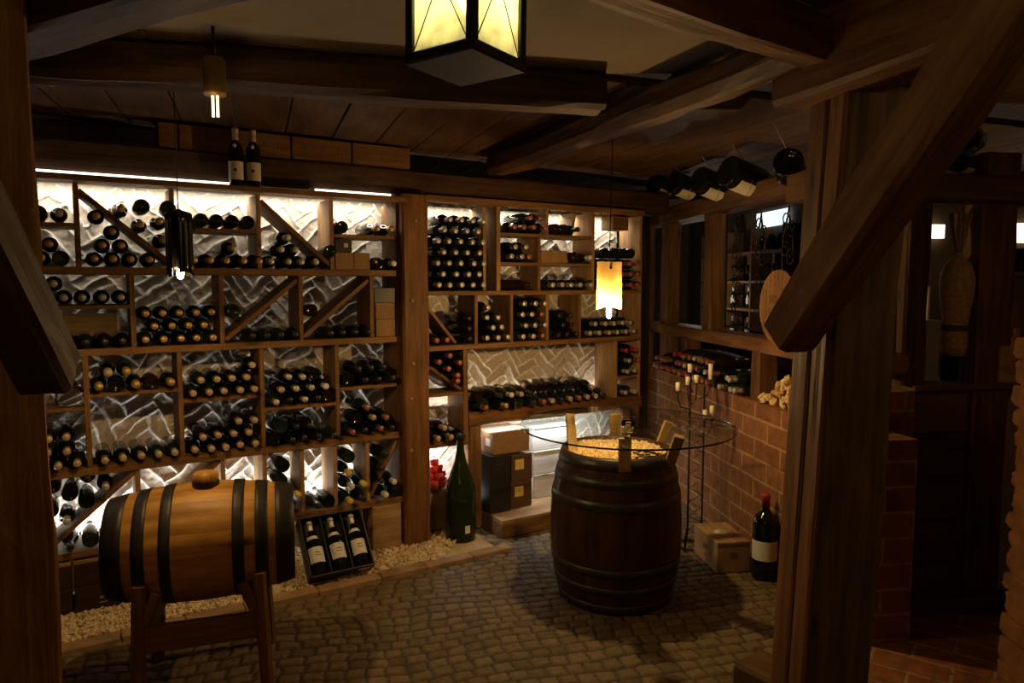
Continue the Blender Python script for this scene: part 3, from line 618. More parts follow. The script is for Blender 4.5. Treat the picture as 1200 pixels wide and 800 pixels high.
pile('narrow stack by brick wall, below shelf', 2.80, ZB, [(2, .1)], 'silver', s=.09, labs=((0, 0),), **K)
# ---------------- boxes in the racks
def card(t0, t1, z0, z1, mat, label, cat='box', name='cardboard_box', w0=.01, w1=.23, grp=None, marks=None, frame=FA, rz=0):
    o = obox(name, mat, frame, t0, t1, w0, w1, z0, z1, bev=.002, rz=rz); tag(o, label, cat, grp)
    if marks: marks(o, t1-t0, z1-z0, w1-w0)
    return o
def tape(o, W, H, Dp):
    part('tape_strip', MB().box(-W*.5, W*.5, -.0008, 0, -.0012, .0012, .0002), 'card_dark', o, Tm(0, -Dp/2-.0001, H*.5))
card(.672, .772, Z2+.1015, Z2+.175, 'black_card', 'small black box on top of the tan boxes beside centre post', marks=lambda o, W, H, Dp: part('paper_label', MB().box(-.012, .012, -.001, 0, -.012, .012, .0003), 'paper', o, Tm(.015, -Dp/2, H*.55)))
card(.672, .782, Z2+.001, Z2+.10, 'card', 'tan cardboard box under the small black box, top tier')
card(.784, .882, Z2+.001, Z2+.10, 'card', 'tan cardboard box next to two white-capped bottles, top tier')
card(.915, 1.040, Z3+.001, Z3+.105, 'card', 'lower tan box of the two stacked beside centre post')
card(.915, 1.040, Z3+.106, Z3+.205, 'card', 'upper tan box of the two stacked beside centre post', w0=.012)
card(.905, 1.043, Z3+.206, Z3+.295, 'black_card', 'black box topmost of the stack beside centre post')

card(2.115, 2.335, 1.798, 1.798+.085, 'card', 'flat tan box on small high shelf beside two white bottles')
# left bay glass carafe and little sculpture
wsl = obox('wooden_slab', 'crate_wood', FA, -.70, -.44, .238, .262, Z3+.0005, Z3+.165, bev=.004, axis=0); tag(wsl, 'pale wooden slab leaning behind the dark bottles of the second-tier end bay', 'board')
cf = part('glass_carafe', MB().lathe([(.03, 0), (.062, .004), (.072, .03), (.068, .06), (.045, .095), (.022, .12), (.018, .17), (.024, .19)], 24), 'clear_glass', None, FA @ Tm(-.66, .10, 1.049)); tag(cf, 'rounded clear glass carafe on the end bay shelf of the third tier', 'carafe')
ck = obox('gift_box', 'black_card', FA, -.74, -.625, .05, .17, 1.049+.19, 1.049+.245); bpy.data.objects.remove(ck)
# ---------------- LED tubes on the ledge and hidden strips
def led(t0, t1, w, z, label, mat='led', rad=.008):
    g = thing('led_tube', label, 'light', FA @ Tm((t0+t1)/2, w, z-rad-.006))
    L = t1-t0; part('tube', MB().tube([(-L/2+.02, 0, rad+.006), (L/2-.02, 0, rad+.006)], rad, 8), mat, g)
    for s_ in (-1, 1): part('end_cap', MB().box(-.012, .012, -.011, .011, 0, .026, .002), 'paper_white', g, Tm(s_*(L/2-.01), 0, 0))
led(-1.5, .118, -.012, Z1+.0145, 'long LED tube along the ledge from end wall to two standing bottles')
led(.53, 1.03, -.012, Z1+.0145, 'short bright LED tube on the ledge next to centre post')
def area(name, M, sx, sy, P_, col):
    l = bpy.data.lights.new(name, 'AREA'); l.shape = 'RECTANGLE'; l.size = sx; l.size_y = sy; l.energy = P_; l.color = col
    o = bpy.data.objects.new(name, l); C.objects.link(o); o.matrix_basis = M; return o
WH = (1.0, .90, .76); WHB = (.95, .98, 1.0)
LED_TOP, LED_BOT = 4.9, 10
area('led_or_fill_strip', FA @ Tm(-.24, .225, 2.15) @ Rm(.22, 'X'), 2.6, .02, LED_TOP*1.45, WH)
area('led_or_fill_strip', FA @ Tm(2.13, .225, 2.15) @ Rm(.22, 'X'), 1.75, .02, LED_TOP, WH)
area('led_or_fill_strip', FA @ Tm(-.24, .262, Z5+.005) @ Rm(PI-.18, 'X'), 2.6, .02, LED_BOT*1.45, WHB)
area('led_or_fill_strip', FA @ Tm(2.13, .282, .150) @ Rm(PI-.1, 'X'), 1.75, .015, 5, WHB)
area('led_or_fill_strip', FA @ Tm(2.16, .04, .700) @ Rm(.35, 'X'), 1.2, .02, 5, (.9, .96, 1.0))  # assumed strip, added under the shelf beam to brighten the white crates
area('led_or_fill_strip', FA @ Tm(1.38, .255, .60) @ Rm(.1, 'X'), .22, .02, 3.0, WHB)
area('led_or_fill_strip', FA @ Tm(2.13, .268, .82) @ Rm(PI-.1, 'X'), 1.70, .015, 1.6, WH)
# strip housings (real light fittings the lights sit on)
for t0, t1, z, lb in ((-1.54, 1.06, 2.155, 'grey LED strip housing above the long rack'), (1.25, 3.0, 2.155, 'grey LED strip housing above the tall rack')):
    o = obox('led_housing', 'grey_tin', FA, t0, t1, .205, .245, z, z+.02); tag(o, lb, 'light')
# ---------------- two standing bottles and the crates on the wall plate
for i, px in enumerate((277.5, 298)):
    t, z = T(px, 222, -.06)
    bottle(FA @ Tm(t, -.06, Z1) @ Rm(-PI/2-.3, 'Z'), 'bx', 'dark', 'tan', None, 'wine bottle standing on the ledge, %s the centre post' % ['farther from', 'nearer to'][i], 'bottles standing on the ledge')
    b_ = BOTTLES[-1]; c = part('paper_label', MB().add([(.0385*math.cos(a), .0385*math.sin(a), zq) for zq in (.03, .125) for a in np.linspace(-1.3, 1.3, 12)], [[k, k+1, 13+k, 12+k] for k in range(11)], [[(0, 0)]*4]*11, 0, True), 'paper', b_)
    part('emblem', MB().lathe([(.009, 0), (.009, .001), (.0001, .0012)], 14), 'ink', b_, Tm(.0387, 0, .08) @ Rm(PI/2, 'Y')); part('neck_seal', MB().lathe([(.010, 0), (.010, .001), (.0001, .0012)], 14), 'paper', b_, Tm(.0375, 0, .205) @ Rm(PI/2+.2, 'Y'))
wp = part('wall_plate', MB().beam(FA @ Vector((-1.9, .11, 2.265)), FA @ Vector((3.3, .11, 2.265)), .20, .16, .004), 'beam_dark'); struct(wp)
cr = [(186, 209, 'plain wooden crate at the far end of the row on the wall beam'), (210, 276, 'stamped wooden crate on wall beam, beside the two standing bottles'), (277, 341, 'stamped wooden crate on wall beam behind the two standing bottles'), (342, 412, 'stamped wooden crate, second from post on the wall beam'), (413, 481, 'stamped wooden crate on wall beam, next to the centre post')]
for i, (a, b_, lb) in enumerate(cr):
    t0 = T(a, 170, .03)[0]; t1 = T(b_, 170, .03)[0]-.004
    o = obox('wine_crate', 'crate_brown', FA, t0, t1, .03, .262, 2.347, 2.475, bev=.003, axis=0); tag(o, lb, 'crate', 'crates on the wall beam')
    for k in range(0 if i == 0 else 3): text('I', .05, 'ink', o, Tm((k-1)*(t1-t0)*.27, -.1165, .064) @ FRONT)
# ------------------------------------------------------------------ gravel bed and its stone kerb
def boxw(name, mats, M, sx, sy, sz, parent=None, bev=.003, axis=None):
    return part(name, MB().box(-sx/2, sx/2, -sy/2, sy/2, 0, sz, bev, axis=axis), mats, parent, M)
kb = MB(); t = -1.9
while t < 1.55:
    L_ = R.uniform(.25, .42); kb.box(t, t+L_-.004, -.405+R.uniform(-.004, .004), -.325, -.03, .026+R.uniform(-.003, .003), .006, M=FA, axis=0); t += L_
struct(part('curb', kb, 'curb'))
def scatter(name, n, fn, rr, mat, label, cat, seed, group=None, flat=.6):
    rs = random.Random(seed); ico = [(0, 0, 1), (.894, 0, .447), (.276, .851, .447), (-.724, .526, .447), (-.724, -.526, .447), (.276, -.851, .447), (.724, .526, -.447), (-.276, .851, -.447), (-.894, 0, -.447), (-.276, -.851, -.447), (.724, -.526, -.447), (0, 0, -1)]
    fc = [(0, 1, 2), (0, 2, 3), (0, 3, 4), (0, 4, 5), (0, 5, 1), (1, 6, 2), (2, 7, 3), (3, 8, 4), (4, 9, 5), (5, 10, 1), (6, 7, 2), (7, 8, 3), (8, 9, 4), (9, 10, 5), (10, 6, 1), (11, 7, 6), (11, 8, 7), (11, 9, 8), (11, 10, 9), (11, 6, 10)]
    V = []; Fc = []; G = []
    for i in range(n):
        c = fn(rs); e = Euler((rs.uniform(0, 6), rs.uniform(0, 6), rs.uniform(0, 6))).to_matrix(); s_ = [rr*rs.uniform(.6, 1.4), rr*rs.uniform(.5, 1.1), rr*rs.uniform(.35, .8)*flat/.6]; o = len(V); g = rs.random()
        for p in ico: V.append(tuple(Vector(c)+e @ Vector((p[0]*s_[0], p[1]*s_[1], p[2]*s_[2])))); G.append(g)
        Fc += [tuple(a+o for a in f) for f in fc]
    me = bpy.data.meshes.new(name); me.from_pydata(V, [], Fc); at_ = me.color_attributes.new('mask', 'FLOAT_COLOR', 'POINT')
    col = np.zeros((len(V), 4), np.float32); col[:, 1] = G; col[:, 3] = 1; at_.data.foreach_set('color', col.reshape(-1))
    o = link(name, me, mat); tag(o, label, cat, group, 'stuff'); return o
def gf(rs):
    while True:
        t = rs.uniform(-1.3, 1.52); w = rs.uniform(-.325, .28)
        if t > 1.2 and w < -.32+(t-1.2)*1.1: continue
        if w > .0 and rs.random() < .5: continue
        return FA @ Vector((t, w, .012+rs.uniform(0, .020)))
scatter('gravel', 9500, gf, .0125, 'gravelmat', 'pale pebble bed along the foot of the wine racks', 'gravel', 3)
gb = MB().box(-1.9, 1.55, -.33, .31, -.02, .014, .002); struct(part('floor', gb, 'gravelmat', None, FA))
# ------------------------------------------------------------------ posts and beams
def beamw(name, p0, p1, wd, ht, mat, **k):
    o = part(name, MB().beam(p0, p1, wd, ht, **k), mat); return struct(o)
# centre post between the racks with little pale knots
beamw('square_post', FA @ Vector((1.150, .03, 0)), FA @ Vector((1.150, .03, 2.19)), .172, .172, 'post_wood', up=tuple(FA.to_3x3() @ Vector((0, 1, 0))), jit=.003)
for (px, py) in ((487, 258), (483, 352), (484, 426), (482, 467), (482, 528)):
    t_, z_ = T(px, py, -.06); struct(part('wooden_peg', MB().lathe([(.012, 0), (.012, .008), (.010, .010), (.0001, .011)], 12), 'rack_wood_pale', None, FA @ Tm(t_, -.0545, z_) @ Rm(PI/2, 'X')))
# left post
beamw('corner_post', (-1.512, 2.02, 0), (-1.512, 2.02, 2.5), .24, .24, 'post_wood', up=(.64, .77, 0), jit=.006)
# its knee brace
a = at(-85, 165, 1.32); b_ = at(58, 436, 1.80); d_ = (b_-a).normalized()
beamw('knee_brace', a-d_*.3, b_, .125, .135, 'beam_dark', jit=.004, ch=.015)
# right post: rustic, leaning, split by a deep groove: two staves and a dark core
cB = at(936, 800, 2.23)
def rp(px, py, Y): return at(px, py, Y)
top = rp(978, 60, 2.36); bot = rp(924, 810, 2.30); dd = (top-bot).normalized(); axu = (math.sin(math.radians(-9.8)), math.cos(math.radians(-9.8)), 0)
L0 = bot-dd*.5; L1 = top+dd*.2
off = Vector((.120, .035, 0))
pm = MB().beam(L0+off, L1+off, .235, .205, up=axu, jit=.005, ch=.012)
struct(part('rustic_post', pm, 'grey_wood'))
st = MB(); 
q = Vector((.0, -.0, 0)); ax = Vector(axu); rt = Vector((math.cos(math.radians(-9.8)), -math.sin(math.radians(-9.8)), 0))
rt = Vector((math.cos(math.radians(9.8)), math.sin(math.radians(9.8)), 0))
f0 = L0+off-rt*.122+ax*.045; f1 = L1+off-rt*.122+ax*.045
o = part('post_face_board', MB().beam(f0, f1, .022, .095, up=axu, jit=.003, ch=.006), 'post_wood'); struct(o)
f0 = L0+off-rt*.122-ax*.058; f1 = L1+off-rt*.122-ax*.058
o = part('post_face_board', MB().beam(f0, f1, .022, .080, up=axu, jit=.003, ch=.006), 'post_wood'); struct(o)
f0 = L0+off-ax*.106+rt*.0; f1 = L1+off-ax*.106
# big diagonal brace
a = at(930, 385, 2.10); b_ = at(1200, -15, 1.50); d_ = (b_-a).normalized()
beamw('knee_brace', a-d_*.03, b_+d_*.25, .135, .135, 'post_wood', jit=.006, ch=.015)
# ceiling beams
beamw('ceiling_beam', Vector((-2.6, 2.26, 2.425)), Vector((.36, 2.98, 2.425)), .16, .15, 'beam_dark', jit=.008, ch=.02)
beamw('ceiling_beam', Vector((-.10, 4.60, 2.40)), Vector((.93, 2.30, 2.40)), .15, .13, 'beam_wood', jit=.012, ch=.03)
beamw('ceiling_beam', Vector((-.35, 1.22, 2.36)), Vector((.98, 2.30, 2.40)), .15, .14, 'post_wood', jit=.006, ch=.03)
beamw('ceiling_beam', Vector((.985, 2.50, 2.375)), Vector((1.46, 1.15, 2.375)), .22, .245, 'post_wood', jit=.006, ch=.015)
beamw('ceiling_beam', Vector((1.28, 2.32, 2.36)), Vector((3.6, 2.72, 2.36)), .2, .18, 'beam_wood', jit=.006)
beamw('ceiling_beam', Vector((-1.9, 2.45, 2.44)), Vector((-.6, 1.76, 2.44)), .16, .14, 'beam_dark', jit=.006)
beamw('ceiling_beam', Vector((-1.60, 1.0, 2.47)), Vector((-1.50, 2.28, 2.47)), .12, .17, 'beam_dark', jit=.006)
beamw('ceiling_beam', Vector((-2.9, 3.0, 2.40)), Vector((-1.1, 4.9, 2.40)), .16, .16, 'beam_dark')
ds = obox('ceiling_block', 'beam_dark', None, .62, .98, 2.9, 3.2, 2.36, 2.52, bev=.05); struct(ds)
# ------------------------------------------------------------------ the small barrel on its stand
bc0 = Vector((-1.59, 2.75, .60)); bc1 = Vector((-.945, 2.96, .60)); bx = (bc1-bc0).normalized(); L = .70
bcen = (bc0+bc1)/2; yaw = math.atan2(bx.y, bx.x)
BM = Matrix.Translation(bcen) @ Rm(yaw)
barrel = thing('small_barrel', 'small oak barrel with black hoops lying on a low wooden stand', 'barrel', BM)
def br(x, rh, rb): return rb-(rb-rh)*(abs(x)/(L/2))**2
rh, rb = .193, .238; NS = 22
prof = [(rh-.018, -L/2+.022), (rh-.016, -L/2), (rh, -L/2)]+[(br(x, rh, rb), x) for x in np.linspace(-L/2, L/2, 19)[1:-1]]+[(rh, L/2), (rh-.016, L/2), (rh-.018, L/2-.022), (.0001, L/2-.022)]
prof = [(.0001, -L/2+.022)]+prof
bm_ = MB()
def staves(mb, prof, NS, M=None, per=4, groove=.0025, kv=3.0):
    n = NS*per; vs = []; fs = []; uvs = []; offs = [R.uniform(0, 40) for _ in range(NS)]
    for (r_, z) in prof:
        for i in range(n):
            a = 2*PI*i/n; g = groove if i % per == 0 and r_ > .05 else 0
            vs.append(((r_-g)*math.cos(a), (r_-g)*math.sin(a), z))
    for j in range(len(prof)-1):
        for i in range(n):
            i2 = (i+1) % n; fs.append([j*n+i, j*n+i2, (j+1)*n+i2, (j+1)*n+i]); o = offs[i//per]
            z0, z1 = prof[j][1], prof[j+1][1]; a0, a1 = i/n*kv*.3, (i+1)/n*kv*.3
            uvs.append([(z0+o, a0+o), (z0+o, a1+o), (z1+o, a1+o), (z1+o, a0+o)])
    return mb.add(vs, fs, uvs, 0, True, M)
staves(bm_, prof, NS); body = part('barrel_body', bm_, 'barrel_oak', barrel, Rm(PI/2, 'Y'))
def hoop(parent, x0, x1, rh, rb, M, mat, L=L, th=.003):
    p = [(br(x0, rh, rb)+.0005, x0), (br(x0, rh, rb)+th, x0+.001)]+[(br(x, rh, rb)+th+.0005, x) for x in np.linspace(x0, x1, 4)[1:-1]]+[(br(x1, rh, rb)+th, x1-.001), (br(x1, rh, rb)+.0005, x1)]
    return part('hoop', MB().lathe(p, 64, cap=False), mat, parent, M)
for f0, f1 in ((0.0, .105), (.155, .222), (.292, .352), (.665, .728), (.785, .855), (.895, 1.0)):
    hoop(barrel, (f0-.5)*L, (f1-.5)*L, rh, rb, Rm(PI/2, 'Y'), 'hoop_black')
bung = part('bung', MB().lathe([(.050, 0), (.050, .034), (.048, .050), (.042, .055), (.0001, .055)], 28), 'barrel_oak', barrel, Tm(.01, -.02, rb-.006) @ Rm(0))
part('bung_band', MB().lathe([(.0515, 0), (.0515, .022)], 28, cap=False), 'crate_dark', barrel, Tm(.01, -.02, rb-.006))
stand = thing('barrel_stand', 'dark wooden stand with four splayed legs carrying the small oak barrel', 'stand', Matrix.Translation((bcen.x, bcen.y, 0)) @ Rm(yaw))
for sx in (-1, 1):
    for sy in (-1, 1):
        part('leg', MB().beam((sx*.235, sy*.245, 0), (sx*.212, sy*.222, .520), .050, .045, .002, up=(0, 1, 0)), 'crate_brown', stand)
    # concave cradle
    c = MB(); n = 12; vs = []; fs = []
    for i in range(n+1):
        y = -.195+.39*i/n; zt = .60-math.sqrt((br(.22, rh, rb)+.004)**2-min(abs(y), .19)**2*1.0)
        for (xx, z) in ((-.022, .27), (.022, .27), (.022, zt), (-.022, zt)): vs.append((xx, y, z))
    for i in range(n):
        for k in range(4): fs.append([i*4+k, i*4+(k+1) % 4, (i+1)*4+(k+1) % 4, (i+1)*4+k])
    fs += [[3, 2, 1, 0], [n*4, n*4+1, n*4+2, n*4+3]]
    c.add(vs, fs, [[(vs[i][1]+3, vs[i][2]+vs[i][0]) for i in f] for f in fs]); part('cradle', c, 'crate_brown', stand, Tm(sx*.205, 0, 0), fix=True)
    part('brace', MB().beam((sx*.205-.01*sx, -.232, .37), (sx*.205-.055*sx, -.236, .49), .04, .03, .001, up=(0, 1, 0)), 'crate_brown', stand)
for sy in (-1, 1): part('side_rail', MB().box(-.20, .20, -.017, .017, .265, .365, .004, axis=0), 'crate_brown', stand, Tm(0, sy*.232, 0))
# ------------------------------------------------------------------ barrel table
tc = Vector((.554, 3.71, 0)); TM = Matrix.Translation(tc)
tb = thing('barrel_table', 'big upright dark red barrel carrying a round glass table top', 'table', TM)
HB = .79; Rb, Rh_ = .348, .290
def tr(z): return Rb-(Rb-Rh_)*(abs(z-HB*.48)/(HB*.5))**2
pr = [(tr(0)-.02, .02), (tr(0)-.018, 0), (tr(0), 0)]+[(tr(z), z) for z in np.linspace(0, HB, 20)[1:-1]]+[(tr(HB), HB), (tr(HB)-.014, HB), (tr(HB)-.016, HB-.05), (.0001, HB-.052)]
m_ = MB(); staves(m_, pr, 26, groove=.004); part('barrel_body', m_, 'barrel_red', tb)
for z0, z1 in ((HB-.060, HB-.004), (HB-.145, HB-.095), (HB-.255, HB-.205), (.20, .245), (.105, .145), (.0, .05)):
    z0 = max(z0, .001); p = [(tr(z0)+.0005, z0), (tr(z0)+.004, z0+.001), (tr((z0+z1)/2)+.0045, (z0+z1)/2), (tr(z1)+.004, z1-.001), (tr(z1)+.0005, z1)]
    part('hoop', MB().lathe(p, 64, cap=False), 'hoop_iron', tb)
gx, gy = .605, 3.70; GZ = .900
for i, (px, py, tx, ty) in enumerate([(672, 540, -.05, .02), (721, 516, 0, .05), (771, 528, .045, .03), (784, 545, .05, -.0), (732, 552, 0, -.02)]):
    b0 = atz(px, py, .735); b1 = atz([668, 721, 784, 796, 732][i], [487, 485, 494, 511, 517][i], GZ-.001)
    if i == 4: b1 = b0+Vector((0, -.0, GZ-.001-.735))
    d2 = b1-b0
    part('support_stave', MB().beam(b0-tc, b1-tc, .062 if i in (1, 4) else .05, .03, .001, up=(0, 1, 0), ch=.003), 'peg_wood', tb)
gt = MB().lathe([(.0001, 0), (.553, 0), (.560, .002), (.562, .006), (.560, .010), (.553, .012), (.0001, .012)], 128)
g_ = part('glass_top', gt, 'table_glass', tb, Tm(gx-tc.x, gy-tc.y, GZ))
part('glass_rim', MB().lathe([(.5622, .0015), (.5632, .004), (.5632, .008), (.5622, .0105)], 128, cap=False), 'glass_edge', tb, Tm(gx-tc.x, gy-tc.y, GZ))
def cf_(rs):
    a = rs.uniform(0, 6.283); q_ = math.sqrt(rs.random())*.258; return Vector((tc.x+q_*math.cos(a), tc.y+q_*math.sin(a), .757+rs.uniform(0, .012)+.012*math.sin(a*3)*q_))
scatter('wood_chips', 2900, cf_, .014, 'chipmat', 'golden corks and wood chips filling the top of the upright barrel', 'wood chips', 5)
for i in range(7):
    a = R.uniform(-.4, 1.0); q_ = R.uniform(.05, .16)
    part('dark_twig', MB().tube([(tc.x+q_+.03*k, tc.y-.08+.02*math.sin(k*2+i)-.02*i, .778+.006*math.sin(k+i)) for k in range(4)], .005, 6), 'iron').parent = None
for i, o in enumerate([o for o in bpy.data.objects if o.name.startswith('dark_twig')]):
    o.name = 'vine_twig'; tag(o, 'dark twig lying on the wood chips in the upright barrel', 'twig', 'dark twigs on the wood chips')
# candle jar on the glass
p = atz(736, 514, GZ+.012); cj = thing('candle_jar', 'small glass tealight jar standing on the round glass table top', 'candle', Matrix.Translation((p.x, p.y, GZ+.0125)))
part('jar', MB().lathe([(.018, 0), (.022, .003), (.012, .010), (.012, .022), (.026, .034), (.032, .06), (.034, .085), (.031, .085), (.028, .06), (.022, .04), (.0001, .036)], 24), 'clear_glass', cj)
part('candle', MB().lathe([(.020, .042), (.022, .045), (.022, .07), (.018, .072), (.0001, .071)], 18), 'wax', cj)
# ------------------------------------------------------------------ lamps
def cord(parent, z1, r_=.0022): part('cord', MB().tube([(0, 0, 0), (0, 0, z1)], r_, 6), 'black_cord', parent)
p = at(211.5, 325, 2.72); X1, Y1 = p.x, p.y; zb = at(211, 322, Y1).z; zt = at(211, 251, Y1).z
l1 = thing('pendant_lamp', 'dark fluted pendant lamp hanging above the small lying barrel', 'lamp', Matrix.Translation((X1, Y1, zb)))
n = 48; vs = []; fs = []; uvs = []; H = zt-zb
for j, z in enumerate(np.linspace(0, H, 8)):
    for i in range(n+1):
        a = .35+(2*PI-.55)*i/n; rr2 = .047*(1+.05*math.cos(a*14)); vs.append((rr2*math.cos(a-PI/2), rr2*math.sin(a-PI/2), z+(.010*math.sin(a*2) if j == 0 else 0)))
for j in range(7):
    for i in range(n): q0 = j*(n+1)+i; fs.append([q0, q0+1, q0+n+2, q0+n+1]); uvs.append([(0, 0)]*4)
part('shade', MB().add(vs, fs, uvs, 0, True), 'shade_black', l1).modifiers.new('s', 'SOLIDIFY').thickness = .003
part('shade_cap', MB().lathe([(.048, 0), (.044, .008), (.02, .014), (.006, .02), (.0001, .02)], 32), 'shade_black', l1, Tm(0, 0, H-.001))
part('socket', MB().lathe([(.014, .03), (.014, .09), (.006, .10)], 16), 'iron', l1)
part('bulb', MB().blob((0, 0, .004), .013, jit=0, n=16, rings=10, sc=(1, 1, 1.6)), 'bulb_hot', l1)
o = part('cord', MB().tube([(0, 0, H), (0, 0, 2.5-zb)], .0022, 6), 'black_cord', l1)
def point(name, loc, P_, col, r_=.02):
    l = bpy.data.lights.new(name, 'POINT'); l.energy = P_; l.color = col; l.shadow_soft_size = r_; o = bpy.data.objects.new(name, l); C.objects.link(o); o.location = loc; return o
WARM = (1.0, .62, .24)
def spot(name, loc, P_, col, ang, r_=.02, blend=.5):
    l = bpy.data.lights.new(name, 'SPOT'); l.energy = P_; l.color = col; l.shadow_soft_size = r_; l.spot_size = ang; l.spot_blend = blend; o = bpy.data.objects.new(name, l); C.objects.link(o); o.location = loc; return o
spot('pendant_light', (X1, Y1, zb-.022), 13, WARM, math.radians(176), .012, .35)
p = at(713.5, 365, 3.66); X2, Y2 = p.x, p.y; zb = at(713, 360, Y2).z; zt = at(713, 307, Y2).z; H = zt-zb
l2 = thing('pendant_lamp', 'amber glass pendant lamp glowing above the round glass table', 'lamp', Matrix.Translation((X2, Y2, zb)))
n = 40; vs = []; fs = []; uvs = []
for j, z in enumerate(np.linspace(0, H, 8)):
    for i in range(n+1):
        a = 2*PI*1.04*i/n; e = 3.0; ca, sa = math.cos(a), math.sin(a); q_ = .060*(1+.03*(1-z/H))/((abs(ca)**e+abs(sa)**e)**(1/e))*(1+.06*i/n); vs.append((q_*ca, q_*sa*.8, z+(.008*math.sin(a*3) if j == 0 else 0)))
for j in range(7):
    for i in range(n): q0 = j*(n+1)+i; fs.append([q0, q0+1, q0+n+2, q0+n+1]); uvs.append([(0, 0)]*4)
part('shade', MB().add(vs, fs, uvs, 0, True), 'shade_amber', l2, Rm(-.2))
part('shade_clip', MB().lathe([(.006, -.012), (.006, .012), (.0001, .012)], 10), 'iron', l2, Tm(0, -.052, H-.03) @ Rm(PI/2, 'X'))
part('socket', MB().lathe([(.015, .06), (.015, .12), (.006, .13)], 16), 'brass', l2)
part('bulb', MB().lathe([(.011, .05), (.013, .0), (.013, -.045), (.008, -.056), (.0001, -.058)], 18), 'bulb_hot', l2)
part('cord', MB().tube([(0, 0, H*.55), (0, 0, H), (.004, 0, H+.3), (.012, 0, 2.46-zb)], .0026, 6), 'black_cord', l2)
point('pendant_light', (X2, Y2, zb-.068), 19, (1, .60, .22), .016)
point('pendant_light', (X2-.034, Y2, zb+.06), 1.0, (1, .6, .25), .012)
# small ceiling lamp with a double rod bulb
p = at(252, 112, 2.42); l3 = thing('ceiling_lamp', 'small brass ceiling lamp with two glowing rods under the dark beam', 'lamp', Matrix.Translation(p))
part('canopy', MB().lathe([(.034, .0), (.036, .01), (.036, .118), (.03, .122), (.0001, .122)], 24), 'brass_dim', l3)
for sx in (-1, 1): part('rod_bulb', MB().tube([(sx*.0078, 0, .002), (sx*.0078, 0, -.070)], .0045, 10), 'tube_warm', l3)
part('stem', MB().tube([(0, 0, .12), (0, 0, 2.5-p.z)], .006, 8), 'iron', l3)
point('ceiling_lamp_light', (p.x, p.y-.05, p.z-.10), .35, WARM, .03)
# lantern
lc = Vector((-.088, 1.40, 0)); LM = Matrix.Translation((lc.x, lc.y, 2.062)) @ Rm(PI/4+.16) @ Rm(math.radians(1.2), 'Y')
ln = thing('square_lantern', 'square black lantern with yellow seeded glass panes hanging from the ceiling', 'lantern', LM)
s_ = .080; Hh = .27
part('base_plate', MB().box(-s_-.004, s_+.004, -s_-.004, s_+.004, 0, .022, .003), 'iron', ln)
for sx in (-1, 1):
    for sy in (-1, 1): part('corner_bar', MB().box(-.009, .009, -.009, .009, .02, Hh, .002), 'iron', ln, Tm(sx*(s_-.006), sy*(s_-.006), 0))
for k in range(4):
    M = Rm(k*PI/2); part('glass_pane', MB().box(-s_+.014, s_-.014, -.001, .001, .022, Hh, .0004), 'lantern_glass', ln, M @ Tm(0, -s_+.006, 0))
    w2 = s_-.016; z0, z1 = .026, Hh-.004
    part('crossed_bars', MB().tube([(-w2, 0, z0), (0, 0, (z0+z1)/2+.0), (w2, 0, z1)], .0012, 5).tube([(w2, 0, z0), (0, 0, (z0+z1)/2), (-w2, 0, z1)], .0012, 5), 'iron', ln, M @ Tm(0, -s_+.003, 0))
rf = MB(); v = [(-s_-.02, -s_-.02, Hh), (s_+.02, -s_-.02, Hh), (s_+.02, s_+.02, Hh), (-s_-.02, s_+.02, Hh), (0, 0, Hh+.07)]
rf.add(v, [[0, 1, 4], [1, 2, 4], [2, 3, 4], [3, 0, 4], [3, 2, 1, 0]], [[(0, 0)]*3]*4+[[(0, 0)]*4]); part('roof', rf, 'iron', ln)
part('chain_rod', MB().tube([(0, 0, Hh+.06), (0, 0, 2.5-2.062)], .004, 8), 'iron', ln)
part('candle_socket', MB().lathe([(.012, .022), (.012, .10), (.006, .105)], 14), 'wax', ln)
part('bulb', MB().blob((0, 0, .135), .017, jit=0, n=16, rings=10, sc=(1, 1, 1.7)), 'bulb_lantern', ln)
point('lantern_light', (lc.x, lc.y, 2.062+.20), 3.8, (1, .76, .40), .02)
# unseen fill lights, added for the room behind the viewer and the niche
point('unseen_fill_light', (-.7, -.9, 2.1), 8.5, (1, .53, .17), .12)
point('unseen_fill_light', (2.4, 1.5, 2.2), 4.0, (1, .55, .2), .12)  # added fill in front of the niche, no lamp stands here
# ------------------------------------------------------------------ big green bottle, boxes and platform under the tall rack
def big_bottle(M, r, H, mat, label, cap=None, lab=None, neck=.0, name='large_wine_bottle'):
    k = r; p = [(k*.6, H*.02), (k*.9, 0), (k, H*.02), (k, H*.44), (k*.96, H*.50), (k*.82, H*.58), (k*.60, H*.67), (k*.40, H*.76), (k*.27, H*.85), (k*.23, H*.95), (k*.30, H*.955), (k*.30, H*.985), (k*.24, H)]
    o = part(name, MB().lathe(p, 36), mat, None, M); tag(o, label, 'bottle'); return o
p = atz(540, 640, .005); M = Matrix.Translation((p.x, p.y+.02, .0))
M = FA @ Tm(1.435, -.075, .005)
gb_ = big_bottle(M, .098, .685, 'magnum_green', 'very large green bottle standing on the floor beside the centre post')
part('paper_label', MB().add([(.0985*math.cos(a), .0985*math.sin(a), zq) for zq in (.07, .12) for a in np.linspace(-1.75, -1.4, 8)], [[k, k+1, 9+k, 8+k] for k in range(7)], [[(0, 0)]*4]*7, 0, True), 'paper_white', gb_)
pf = thing('wooden_platform', 'low wooden platform on the floor under the tall rack', 'platform', FA @ Tm(2.2, .0, 0))
part('frame', MB().box(-.53, .60, -.205, .27, .003, .10, .004, axis=0), 'rack_wood', pf)
for k in range(4): part('deck_board', MB().box(-.53, .60, -.205+k*.119, -.205+k*.119+.116, .1005, .122, .003, axis=0), 'rack_wood_pale', pf)
PZ = .1225
def tw(px, py, w): return T(px, py, w)[0]
a = tw(568, 560, .06); b_ = tw(599, 560, .0)
